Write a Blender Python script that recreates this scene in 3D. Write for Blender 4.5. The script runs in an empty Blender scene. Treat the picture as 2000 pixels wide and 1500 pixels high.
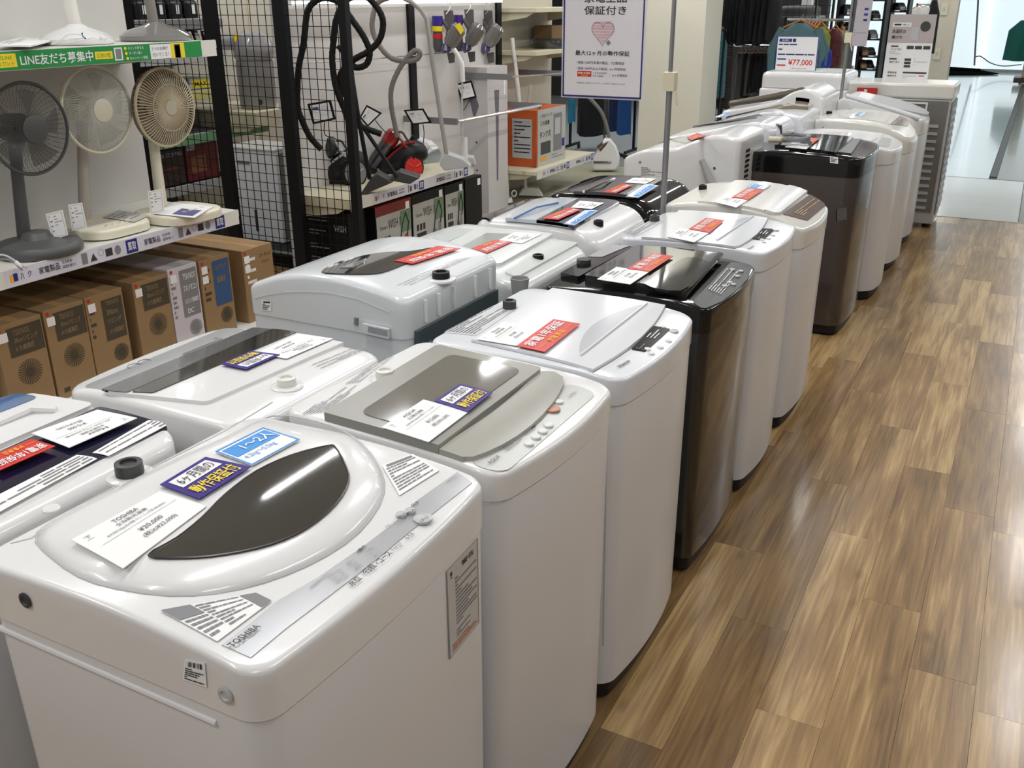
import bpy, bmesh, math, random
from mathutils import Vector, Matrix
random.seed(7)
S = bpy.context.scene
COL = S.collection
PI = math.pi

# ------------------------------------------------------------ camera
FPX = 1856.68
PITCH, ROLL, YAW = .38585, -.005204, .486526
EYE = Vector((0, 0, 1.57))
_f = Vector((-math.sin(YAW), math.cos(YAW), 0)); _r = Vector((math.cos(YAW), math.sin(YAW), 0)); _u = Vector((0, 0, 1))
FW = _f*math.cos(PITCH) - _u*math.sin(PITCH); _u2 = _u*math.cos(PITCH) + _f*math.sin(PITCH)
RT = _r*math.cos(ROLL) + _u2*math.sin(ROLL); UP = -_r*math.sin(ROLL) + _u2*math.cos(ROLL)
cd = bpy.data.cameras.new('camera'); cam = bpy.data.objects.new('camera', cd); COL.objects.link(cam)
cd.sensor_width = 36; cd.lens = FPX/2000*36; cd.clip_start = .05; cd.clip_end = 200
M = Matrix((RT, UP, -FW)).transposed().to_4x4(); M.translation = EYE; cam.matrix_world = M
S.camera = cam

# ------------------------------------------------------------ world, exposure, ceiling lamps
S.view_settings.view_transform = 'Standard'; S.view_settings.look = 'None'
S.view_settings.gamma = 1; S.view_settings.use_curve_mapping = False
S.view_settings.exposure = -0.38
S.cycles.max_bounces = 6; S.cycles.diffuse_bounces = 3; S.cycles.glossy_bounces = 3; S.cycles.transparent_max_bounces = 8
S.cycles.sample_clamp_indirect = 4
w = bpy.data.worlds.new('world'); S.world = w; w.use_nodes = True
w.node_tree.nodes['Background'].inputs[0].default_value = (.95, .93, .90, 1)
w.node_tree.nodes['Background'].inputs[1].default_value = .26
CEIL = 2.62
LAMPX = (-4.55, -2.85, -1.3, .55); LAMPY = (-.6, 1.5, 3.6, 5.7, 7.8, 10.4, 13, 16, 19)
for lx in LAMPX:
    for ly in LAMPY:
        L = bpy.data.lights.new('tube_light', 'AREA'); L.shape = 'RECTANGLE'; L.size = .07; L.size_y = 1.2
        L.energy = 17; L.color = (.985, .995, 1)
        o = bpy.data.objects.new('tube_light', L); o.location = (lx, ly, CEIL-.075); COL.objects.link(o)
# daylight standing in the entrance behind the white glazing, far right
L = bpy.data.lights.new('entrance_daylight', 'AREA'); L.shape = 'RECTANGLE'; L.size = 7; L.size_y = 3
L.energy = 420; L.color = (.78, .93, 1)
o = bpy.data.objects.new('entrance_daylight', L); o.location = (1.6, 25.2, 1.7); o.rotation_euler = (-PI/2, 0, 0); COL.objects.link(o)

# ------------------------------------------------------------ geometry of the view: where a photo point lies in space
def ray(x, y):
    return RT*(x-1000) - UP*(y-750) + FW*FPX
def at(x, y, X=None, Y=None, Z=None):
    d = ray(x, y)
    t = (X-EYE.x)/d.x if X is not None else (Y-EYE.y)/d.y if Y is not None else (Z-EYE.z)/d.z
    return EYE + d*t

# ------------------------------------------------------------ materials
MC = {}
def mat(name, c, rough=.4, metal=0, coat=0, noise=.04, nscale=6, emit=0, trans=0, alpha=1, bump=0, bscale=200, stretch=None, spec=.5):
    if name in MC: return MC[name]
    m = bpy.data.materials.new(name); m.use_nodes = True; nt = m.node_tree; b = nt.nodes['Principled BSDF']
    c = tuple(c)
    b.inputs['Roughness'].default_value = rough; b.inputs['Metallic'].default_value = metal
    b.inputs['Coat Weight'].default_value = coat; b.inputs['Coat Roughness'].default_value = .05
    b.inputs['Specular IOR Level'].default_value = spec
    tc = nt.nodes.new('ShaderNodeTexCoord'); mp = nt.nodes.new('ShaderNodeMapping'); nz = nt.nodes.new('ShaderNodeTexNoise')
    nz.inputs['Scale'].default_value = nscale; nz.inputs['Detail'].default_value = 4
    if stretch: mp.inputs['Scale'].default_value = stretch
    mx = nt.nodes.new('ShaderNodeMix'); mx.data_type = 'RGBA'
    nt.links.new(tc.outputs['Object'], mp.inputs['Vector']); nt.links.new(mp.outputs[0], nz.inputs['Vector'])
    nt.links.new(nz.outputs['Fac'], mx.inputs[0])
    mx.inputs[6].default_value = tuple(max(0, v*(1-noise)) for v in c)+(1,)
    mx.inputs[7].default_value = tuple(min(1, v*(1+noise)) for v in c)+(1,)
    nt.links.new(mx.outputs[2], b.inputs['Base Color'])
    if bump:
        n2 = nt.nodes.new('ShaderNodeTexNoise'); n2.inputs['Scale'].default_value = bscale
        bp = nt.nodes.new('ShaderNodeBump'); bp.inputs['Strength'].default_value = bump; bp.inputs['Distance'].default_value = .002
        nt.links.new(mp.outputs[0], n2.inputs['Vector']); nt.links.new(n2.outputs['Fac'], bp.inputs['Height']); nt.links.new(bp.outputs[0], b.inputs['Normal'])
    if emit:
        b.inputs['Emission Color'].default_value = c+(1,); b.inputs['Emission Strength'].default_value = emit
    if trans: b.inputs['Transmission Weight'].default_value = trans
    if alpha < 1: b.inputs['Alpha'].default_value = alpha
    MC[name] = m; return m
def srgb(r, g, b):
    f = lambda v: (v/255/12.92) if v/255 <= .04045 else ((v/255+.055)/1.055)**2.4
    return (f(r), f(g), f(b))
WHITE = mat('white_plastic', (.78, .78, .78), .22, coat=.4, noise=.015)
WHITE2 = mat('cool_white_plastic', (.74, .76, .80), .2, coat=.4, noise=.015)
WARMW = mat('warm_white_plastic', (.76, .75, .70), .22, coat=.4, noise=.015)
STEELW = mat('white_painted_steel', (.72, .72, .73), .3, noise=.015, coat=.2)
GREYW = mat('pale_grey_plastic', (.50, .51, .52), .3, noise=.02)
DARK = mat('dark_plastic', (.010, .010, .011), .4, noise=.1, spec=.3)
BLACKG = mat('black_gloss', (.006, .006, .007), .09, coat=.3, noise=.1, spec=.4)
BLACKM = mat('black_powder_coat', (.006, .006, .007), .5, noise=.2, spec=.25)
DGREY = mat('dark_grey_plastic', (.045, .047, .048), .4)
MGREY = mat('mid_grey_plastic', (.22, .22, .23), .4)
SILVER = mat('silver_panel', (.50, .51, .53), .25, metal=.35, noise=.02)
CHROME = mat('chrome', (.8, .8, .8), .15, metal=1)
RED = mat('red_print', srgb(205, 38, 32), .35, noise=.02)
PURP = mat('indigo_print', srgb(46, 24, 128), .35, noise=.02)
PAPER = mat('white_paper', (.88, .88, .88), .6, noise=.02)
YELL = mat('yellow_print', srgb(240, 215, 40), .5, noise=.02)
ORNG = mat('amber_print', srgb(245, 170, 30), .5, noise=.02)
WPR = mat('white_print', (.85, .85, .85), .5, noise=.01)
INK = mat('black_ink', (.03, .03, .035), .6, noise=.05)
GINK = mat('grey_ink', (.22, .22, .23), .6, noise=.05)
LBLUE = mat('light_blue_print', srgb(70, 150, 225), .4, noise=.02)
NAVY = mat('navy_print', srgb(32, 42, 130), .45, noise=.02)
GREEN = mat('green_print', srgb(34, 140, 70), .45, noise=.03)
CREAM = mat('cream_paint', srgb(214, 206, 178), .45, noise=.02)
GLASSD = mat('smoked_window', (.030, .028, .024), .06, coat=1, noise=.25, nscale=3)
GLASSB = mat('taupe_window', (.16, .15, .13), .08, coat=1, noise=.18, nscale=4)
CARD = mat('cardboard', srgb(148, 120, 84), .75, noise=.07, nscale=3, bump=.2)
CARDP = mat('cardboard_print', srgb(72, 64, 50), .7, noise=.06)
TUBE = mat('fluorescent_tube', (1, .98, .94), .5, emit=6)

# ------------------------------------------------------------ mesh builder
class MB:
    def __init__(s): s.v = []; s.f = []
    def add(s, v, f):
        n = len(s.v); s.v += [tuple(p) for p in v]; s.f += [tuple(i+n for i in q) for q in f]; return s
    def box(s, lo, hi, m=None):
        (a, b, c), (d, e, g) = lo, hi
        v = [(a, b, c), (d, b, c), (d, e, c), (a, e, c), (a, b, g), (d, b, g), (d, e, g), (a, e, g)]
        if m is not None: v = [m @ Vector(p) for p in v]
        return s.add(v, [(0, 3, 2, 1), (4, 5, 6, 7), (0, 1, 5, 4), (1, 2, 6, 5), (2, 3, 7, 6), (3, 0, 4, 7)])
    def quad(s, a, b, c, d): return s.add([a, b, c, d], [(0, 1, 2, 3)])
    def prism(s, poly, ext):
        n = len(poly); e = Vector(ext); p = [Vector(q) for q in poly]
        return s.add(p+[q+e for q in p], [tuple(range(n))[::-1], tuple(range(n, 2*n))]+[(i, (i+1) % n, n+(i+1) % n, n+i) for i in range(n)])
    def tube(s, pts, r, n=8, cap=True):
        pts = [Vector(p) for p in pts]; rr = r if isinstance(r, (list, tuple)) else [r]*len(pts)
        V = []; F = []; prev = None
        for i, p in enumerate(pts):
            t = (pts[min(i+1, len(pts)-1)]-pts[max(i-1, 0)])
            t = t.normalized() if t.length > 1e-9 else Vector((0, 0, 1))
            if prev is None:
                a = Vector((0, 0, 1)) if abs(t.z) < .9 else Vector((1, 0, 0)); x = t.cross(a).normalized()
            else:
                x = (prev - t*prev.dot(t)).normalized()
            prev = x; y = t.cross(x)
            for k in range(n):
                a = 2*PI*k/n; V.append(p + (x*math.cos(a)+y*math.sin(a))*rr[i])
        for i in range(len(pts)-1):
            for k in range(n): F.append((i*n+k, i*n+(k+1) % n, (i+1)*n+(k+1) % n, (i+1)*n+k))
        if cap: F += [tuple(range(n))[::-1], tuple(range((len(pts)-1)*n, len(pts)*n))]
        return s.add(V, F)
    def cyl(s, a, b, r, n=16): return s.tube([a, b], r, n)
    def lathe(s, prof, o=(0, 0, 0), m=None, n=24):   # prof = [(radius, height)]
        V = []; F = []
        for (r, z) in prof:
            for k in range(n):
                a = 2*PI*k/n; p = Vector((r*math.cos(a), r*math.sin(a), z))
                V.append((m @ p if m is not None else p)+Vector(o))
        for i in range(len(prof)-1):
            for k in range(n): F.append((i*n+k, i*n+(k+1) % n, (i+1)*n+(k+1) % n, (i+1)*n+k))
        F += [tuple(range(n))[::-1], tuple(range((len(prof)-1)*n, len(prof)*n))]
        return s.add(V, F)
    def torus(s, c, R, r, m=None, n=32, k=6, ex=1, ey=1):
        V = []; F = []
        for i in range(n):
            a = 2*PI*i/n
            for j in range(k):
                b = 2*PI*j/k; p = Vector(((R+r*math.cos(b))*math.cos(a)*ex, (R+r*math.cos(b))*math.sin(a)*ey, r*math.sin(b)))
                V.append((m @ p if m is not None else p)+Vector(c))
        for i in range(n):
            for j in range(k): F.append((i*k+j, ((i+1) % n)*k+j, ((i+1) % n)*k+(j+1) % k, i*k+(j+1) % k))
        return s.add(V, F)
    # soft-edged slab: plan D (x) by W (y), rounded corners, bowed front, top and underside given as heights over the plan
    def slab(s, D, W, top, bot, r=.04, bow=0, er=.012, cx=0, cy=0, taper=0, rings=4, backr=None, nt=14, nx=16, bottom=True, xpow=2):
        rb = r if backr is None else backr
        xs = [-D/2+rb*(1-math.cos(a)) for a in [PI/2*i/6 for i in range(6)]]
        xs += [-D/2+rb+(D-r-rb)*i/nx for i in range(nx)]
        xs += [D/2-r*(1-math.sin(PI/2*i/6)) for i in range(7)]
        def w(x):
            if x < -D/2+rb: return W/2-rb+math.sqrt(max(0, rb*rb-(x+D/2-rb)**2))
            if x > D/2-r: return W/2-r+math.sqrt(max(0, r*r-(x-D/2+r)**2))
            return W/2
        ts = [-1+2*j/nt for j in range(nt+1)]
        def P(x, y, ins):
            x = x*(1-ins/(D/2)); y = y*(1-ins/(W/2))
            k = max(0, min(1, (x+D/2)/D))**xpow
            return x+bow*(1-(2*y/W)**2)*k+cx, y+cy
        NX = len(xs); loop = []
        V = []
        for x in xs:
            for t in ts:
                X, Y = P(x, w(x)*t, er); V.append((X, Y, top(X, Y)))
        idx = lambda i, j: i*(nt+1)+j
        F = [(idx(i, j), idx(i+1, j), idx(i+1, j+1), idx(i, j+1)) for i in range(NX-1) for j in range(nt)]
        loop = [(0, j) for j in range(nt, 0, -1)]+[(i, 0) for i in range(NX-1)]+[(NX-1, j) for j in range(nt)]+[(i, nt) for i in range(NX-1, 0, -1)]
        prev = [idx(i, j) for i, j in loop]; n = len(loop)
        levels = []
        K = 4 if er > .003 else 1
        for k in range(1, K+1):
            a = PI/2*k/K; levels.append((er*(1-math.sin(a)), 'e', er*(1-math.cos(a))))
        for k in range(1, rings+1): levels.append((taper*k/rings, 'w', k/rings))
        for ins, kind, q in levels:
            cur = []
            for i, j in loop:
                X, Y = P(xs[i], w(xs[i])*ts[j], ins); zt = top(X, Y)
                z = zt-q if kind == 'e' else (zt-er)*(1-q)+bot(X, Y)*q
                cur.append(len(V)); V.append((X, Y, z))
            F += [(prev[a], cur[a], cur[(a+1) % n], prev[(a+1) % n]) for a in range(n)]
            prev = cur
        if bottom: F.append(tuple(prev[::-1]))
        return s.add(V, F)
    def build(s, name, material, parent=None, ang=35, loc=None, bevel=0, world=False):
        me = bpy.data.meshes.new(name); me.from_pydata(s.v, [], s.f); me.validate()
        bm = bmesh.new(); bm.from_mesh(me); bmesh.ops.recalc_face_normals(bm, faces=bm.faces); bm.to_mesh(me); bm.free()
        me.materials.append(material)
        if ang: me.shade_smooth(); me.set_sharp_from_angle(angle=math.radians(ang))
        o = bpy.data.objects.new(name, me); COL.objects.link(o)
        if parent:
            o.parent = parent
            if world: o.matrix_parent_inverse = WM(parent).inverted()
        if loc is not None: o.location = loc
        if bevel:
            b = o.modifiers.new('bevel', 'BEVEL'); b.width = bevel; b.segments = 2; b.limit_method = 'ANGLE'; b.angle_limit = math.radians(50)
        return o
def WM(o):
    m = o.matrix_basis.copy() if o.parent is None else WM(o.parent) @ o.matrix_parent_inverse @ o.matrix_basis
    return m
def tag(o, label=None, cat=None, group=None, kind=None):
    if label: o['label'] = label
    if cat: o['category'] = cat
    if group: o['group'] = group
    if kind: o['kind'] = kind
    return o
def thing(name, label, cat, loc=(0, 0, 0), rz=0, group=None):
    o = bpy.data.objects.new(name, None); COL.objects.link(o); o.empty_display_size = .05
    o.location = loc; o.rotation_euler = (0, 0, rz); return tag(o, label, cat, group)
def struct(o): o['kind'] = 'structure'; return o
def dup(o, parent=None, loc=None, rz=None, label=None):
    c = o.copy(); COL.objects.link(c)
    if parent: c.parent = parent
    if loc is not None: c.location = loc
    if rz is not None: c.rotation_euler = (0, 0, rz)
    if label: c['label'] = label
    for ch in KIDS.get(o.name, []) or [x for x in list(COL.objects) if x.parent == o]: dup(ch, c)
    return c
KIDS = {}
# ------------------------------------------------------------ lettering
TC = {}
def glyphs(s, bold=False):
    k = (s, bold)
    if k in TC: return TC[k]
    c = bpy.data.curves.new('t', 'FONT'); c.body = s; c.resolution_u = 2; c.align_x = 'LEFT'; c.space_line = 1.25
    if bold: c.offset = .012
    o = bpy.data.objects.new('t', c); COL.objects.link(o)
    m = o.evaluated_get(bpy.context.evaluated_depsgraph_get()).to_mesh()
    v = [tuple(p.co) for p in m.vertices]; f = [tuple(p.vertices) for p in m.polygons]
    bpy.data.objects.remove(o); bpy.data.curves.remove(c)
    if not v: v = [(0, 0, 0)]
    x0 = min(p[0] for p in v); x1 = max(p[0] for p in v); y0 = min(p[1] for p in v); y1 = max(p[1] for p in v)
    TC[k] = ([((p[0]-x0)/max(x1-x0, 1e-6), (p[1]-y0)/max(y1-y0, 1e-6)) for p in v], f, max(x1-x0, 1e-6)/max(y1-y0, 1e-6)); return TC[k]
def bil(q, u, v):   # q = TL, TR, BR, BL ; v measured downwards
    a = q[0].lerp(q[1], u); b = q[3].lerp(q[2], u); return a.lerp(b, v)
def lettering(q, items, off, parent=None, surf=None, name='lettering'):
    # q corners (Vectors) in the parent's frame; items = (text, u0, v0, u1, v1, material[, bold]); 'RECT' fills a bar
    groups = {}
    for it in items: groups.setdefault(it[5].name, []).append(it)
    out = []
    for gn, its in groups.items():
        mb = MB()
        for it in its:
            t, u0, v0, u1, v1, m_ = it[:6]
            lift = off*(1 if t == 'RECT' else 2)+ (off if len(it) > 7 else 0)
            if t == 'RECT':
                vs = [(0, 0), (1, 0), (1, 1), (0, 1)]; fs = [(0, 1, 2, 3)]
            else:
                vs, fs, _ = glyphs(t, len(it) > 6 and it[6])
            P = []
            for (a, b) in vs:
                p = bil(q, u0+(u1-u0)*a, v1+(v0-v1)*b)
                p = surf(p, lift) if surf else p+lift_n(q)*lift
                P.append(p)
            mb.add(P, fs)
        out.append(mb.build(name, MC[gn], parent, ang=0))
    return out
def lift_n(q):
    return (q[3]-q[0]).cross(q[1]-q[0]).normalized()
def lines(u0, v0, u1, v1, n, m, seed=0, fill=.55):   # block of small print: n rows of broken bars
    R = random.Random(seed); out = []; h = (v1-v0)/n
    for i in range(n):
        a = u0; 
        while a < u1-.01:
            b = min(u1, a+(u1-u0)*R.uniform(.08, .3)); out.append(('RECT', a, v0+h*i, b-(u1-u0)*.02, v0+h*(i+fill), m)); a = b
            if R.random() < .15: break
    return out
# ============================================================ SETTING: floor
def wood():
    m = bpy.data.materials.new('oak_vinyl_plank'); m.use_nodes = True; nt = m.node_tree; b = nt.nodes['Principled BSDF']; N = nt.nodes.new; L = nt.links.new
    tc = N('ShaderNodeTexCoord'); oi = N('ShaderNodeObjectInfo'); ad = N('ShaderNodeVectorMath'); ad.operation = 'ADD'
    ml = N('ShaderNodeMath'); ml.operation = 'MULTIPLY'; ml.inputs[1].default_value = 37
    L(oi.outputs['Random'], ml.inputs[0]); L(tc.outputs['Object'], ad.inputs[0]); L(ml.outputs[0], ad.inputs[1])
    mp = N('ShaderNodeMapping'); mp.inputs['Scale'].default_value = (46, 2.4, 1); L(ad.outputs[0], mp.inputs[0])
    n1 = N('ShaderNodeTexNoise'); n1.inputs['Scale'].default_value = 1.2; n1.inputs['Detail'].default_value = 6; n1.inputs['Distortion'].default_value = .8; L(mp.outputs[0], n1.inputs[0])
    mp2 = N('ShaderNodeMapping'); mp2.inputs['Scale'].default_value = (11, 1.3, 1); L(ad.outputs[0], mp2.inputs[0])
    n2 = N('ShaderNodeTexNoise'); n2.inputs['Scale'].default_value = 1.5; n2.inputs['Detail'].default_value = 2; L(mp2.outputs[0], n2.inputs[0])
    r1 = N('ShaderNodeValToRGB'); e = r1.color_ramp.elements
    e[0].position = .30; e[0].color = srgb(118, 91, 58)+(1,); e[1].position = .70; e[1].color = srgb(210, 178, 126)+(1,)
    k = e.new(.5); k.color = srgb(162, 129, 84)+(1,)
    mx = N('ShaderNodeMix'); mx.inputs[0].default_value = .5; L(n1.outputs['Fac'], mx.inputs[2]); L(n2.outputs['Fac'], mx.inputs[3])
    wv = N('ShaderNodeTexWave'); wv.wave_type = 'BANDS'; wv.bands_direction = 'X'; wv.inputs['Scale'].default_value = 5; wv.inputs['Distortion'].default_value = 9; wv.inputs['Detail'].default_value = 3; wv.inputs['Detail Scale'].default_value = .8
    mp5 = N('ShaderNodeMapping'); mp5.inputs['Scale'].default_value = (4.5, .55, 1); L(ad.outputs[0], mp5.inputs[0]); L(mp5.outputs[0], wv.inputs[0])
    fib = N('ShaderNodeTexNoise'); fib.inputs['Scale'].default_value = 2; fib.inputs['Detail'].default_value = 3; mp6 = N('ShaderNodeMapping'); mp6.inputs['Scale'].default_value = (150, 5, 1); L(ad.outputs[0], mp6.inputs[0]); L(mp6.outputs[0], fib.inputs[0])
    sm = N('ShaderNodeMath'); sm.operation = 'MULTIPLY_ADD'; sm.inputs[1].default_value = .035; L(wv.outputs['Fac'], sm.inputs[0]); L(mx.outputs[0], sm.inputs[2])
    sm2 = N('ShaderNodeMath'); sm2.operation = 'MULTIPLY_ADD'; sm2.inputs[1].default_value = .09; L(fib.outputs['Fac'], sm2.inputs[0]); L(sm.outputs[0], sm2.inputs[2])
    sm3 = N('ShaderNodeMath'); sm3.operation = 'SUBTRACT'; sm3.inputs[1].default_value = .06; L(sm2.outputs[0], sm3.inputs[0])
    # plank tone
    t1 = N('ShaderNodeMapRange'); t1.inputs[3].default_value = -.13; t1.inputs[4].default_value = .10; L(oi.outputs['Random'], t1.inputs[0])
    a2 = N('ShaderNodeMath'); a2.operation = 'ADD'; L(sm3.outputs[0], a2.inputs[0]); L(t1.outputs[0], a2.inputs[1]); L(a2.outputs[0], r1.inputs[0])
    # knots
    vo = N('ShaderNodeTexVoronoi'); vo.inputs['Scale'].default_value = 1; mp3 = N('ShaderNodeMapping'); mp3.inputs['Scale'].default_value = (7, 3.2, 1); L(ad.outputs[0], mp3.inputs[0]); L(mp3.outputs[0], vo.inputs[0])
    kr = N('ShaderNodeMapRange'); kr.inputs[1].default_value = .02; kr.inputs[2].default_value = .13; kr.inputs[3].default_value = .55; kr.inputs[4].default_value = 0; L(vo.outputs['Distance'], kr.inputs[0])
    m3 = N('ShaderNodeMix'); m3.data_type = 'RGBA'; L(kr.outputs[0], m3.inputs[0]); L(r1.outputs[0], m3.inputs[6]); m3.inputs[7].default_value = srgb(84, 58, 34)+(1,)
    L(m3.outputs[2], b.inputs['Base Color']); b.inputs['Roughness'].default_value = .30; b.inputs['Coat Weight'].default_value = .4; b.inputs['Coat Roughness'].default_value = .16
    bp = N('ShaderNodeBump'); bp.inputs['Strength'].default_value = .35; bp.inputs['Distance'].default_value = .0012
    n4 = N('ShaderNodeTexNoise'); n4.inputs['Scale'].default_value = 3; n4.inputs['Detail'].default_value = 5; n4.inputs['Distortion'].default_value = 1.2; L(mp.outputs[0], n4.inputs[0])
    L(n4.outputs['Fac'], bp.inputs['Height']); L(bp.outputs[0], b.inputs['Normal'])
    return m
WOOD = wood()
floor = MB().box((-8, -3, -.12), (5, 7.94, -.006)).build('floor', mat('floor_base', srgb(110, 84, 54), .6), ang=0); struct(floor)
PW, PL, G = .1524, .9183, .00035
J = {-2: 1.634, -1: 2.198, 0: 1.866, 1: 2.451, 2: 2.193, 3: 2.098}
pm = None; rest = MB()
for c in range(-52, 32):
    x0 = -.3336+PW*c
    j = J.get(c, 1.6+.918*((c*.377) % 1)); y = j
    while y > -1.4: y -= PL
    while y < 7.94:
        y1 = min(y+PL, 7.94)
        full = y1-y > PL-.01
        if -13 <= c <= 9 and y1 > .6:
            if full and pm: 
                o = bpy.data.objects.new('plank', pm)
                COL.objects.link(o); o.parent = floor
            else:
                o = MB().box((G, G, -.006), (PW-G, y1-y-G, 0)).build('plank', WOOD, floor, ang=0)
                if full: pm = o.data
            o.location = (x0, y, 0)
        else: rest.box((x0+G, y+G, -.006), (x0+PW-G, y1-G, 0))
        y = y1
o = rest.build('plank_field', WOOD, floor, ang=0); o['kind'] = 'stuff'
TILEW = mat('white_stone_tile', srgb(205, 205, 200), .16, noise=.06, nscale=2, stretch=(1, 5, 1), coat=.3)
TILEB = mat('pale_vinyl_floor', srgb(206, 214, 216), .13, noise=.04, nscale=3, coat=.4)
TILEG = mat('grey_floor', srgb(128, 122, 114), .2, noise=.12, nscale=2, coat=.3)
f2 = struct(MB().box((-8, 7.94, -.12), (5, 9.86, -.006)).build('floor', mat('grout_dark', (.05, .05, .05), .6), ang=0))
MB().box((-3.6, 7.955, -.006), (.06, 9.85, 0)).build('tile', TILEW, f2, ang=0)
MB().box((.065, 7.955, -.006), (5, 9.85, 0)).build('tile', TILEG, f2, ang=0)
MB().box((-8, 7.955, -.006), (-3.605, 9.85, 0)).build('tile', TILEB, f2, ang=0)
MB().box((-8, 7.938, -.006), (5, 7.954, .003)).build('metal_strip', CHROME, f2, ang=0)
f3 = struct(MB().box((-8, 9.86, -.12), (9, 30, -.006)).build('floor', mat('grout_dark', (.05, .05, .05), .6), ang=0))
for a, b in ((-8, -3.6), (-3.6, -1.9), (-1.9, -.23)): MB().box((a+.004, 9.875, -.006), (b-.004, 29.9, 0)).build('floor_sheet', TILEB, f3, ang=0)
MB().box((-.165, 9.875, -.006), (9, 29.9, 0)).build('floor_sheet', TILEG, f3, ang=0)
MB().box((-.228, 10.0, -.006), (-.168, 22.0, .002)).build('drain_strip', mat('dark_strip', (.05, .05, .05), .4), f3, ang=0)

# ============================================================ ceiling with lamps
CW = mat('ceiling_board', (.82, .82, .80), .8)
ceil = struct(MB().box((-8, -3, CEIL), (9, 30, CEIL+.1)).build('ceiling', CW, ang=0))
lm = None
for lx in LAMPX:
    for ly in LAMPY:
        t = thing('ceiling_lamp', 'white twin-edged batten lamp on the ceiling above the shop floor', 'lamp', (lx, ly, CEIL), 0, 'ceiling batten lamps')
        if lm is None:
            a = MB().box((-.09, -.63, -.045), (.09, .63, 0)).build('housing', WHITE, t, ang=0)
            b = MB().tube([(0, -.6, -.06), (0, .6, -.06)], .014, 8).build('tube', TUBE, t)
            lm = (a.data, b.data)
        else:
            for n, d in zip(('housing', 'tube'), lm):
                o = bpy.data.objects.new(n, d); COL.objects.link(o); o.parent = t

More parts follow.
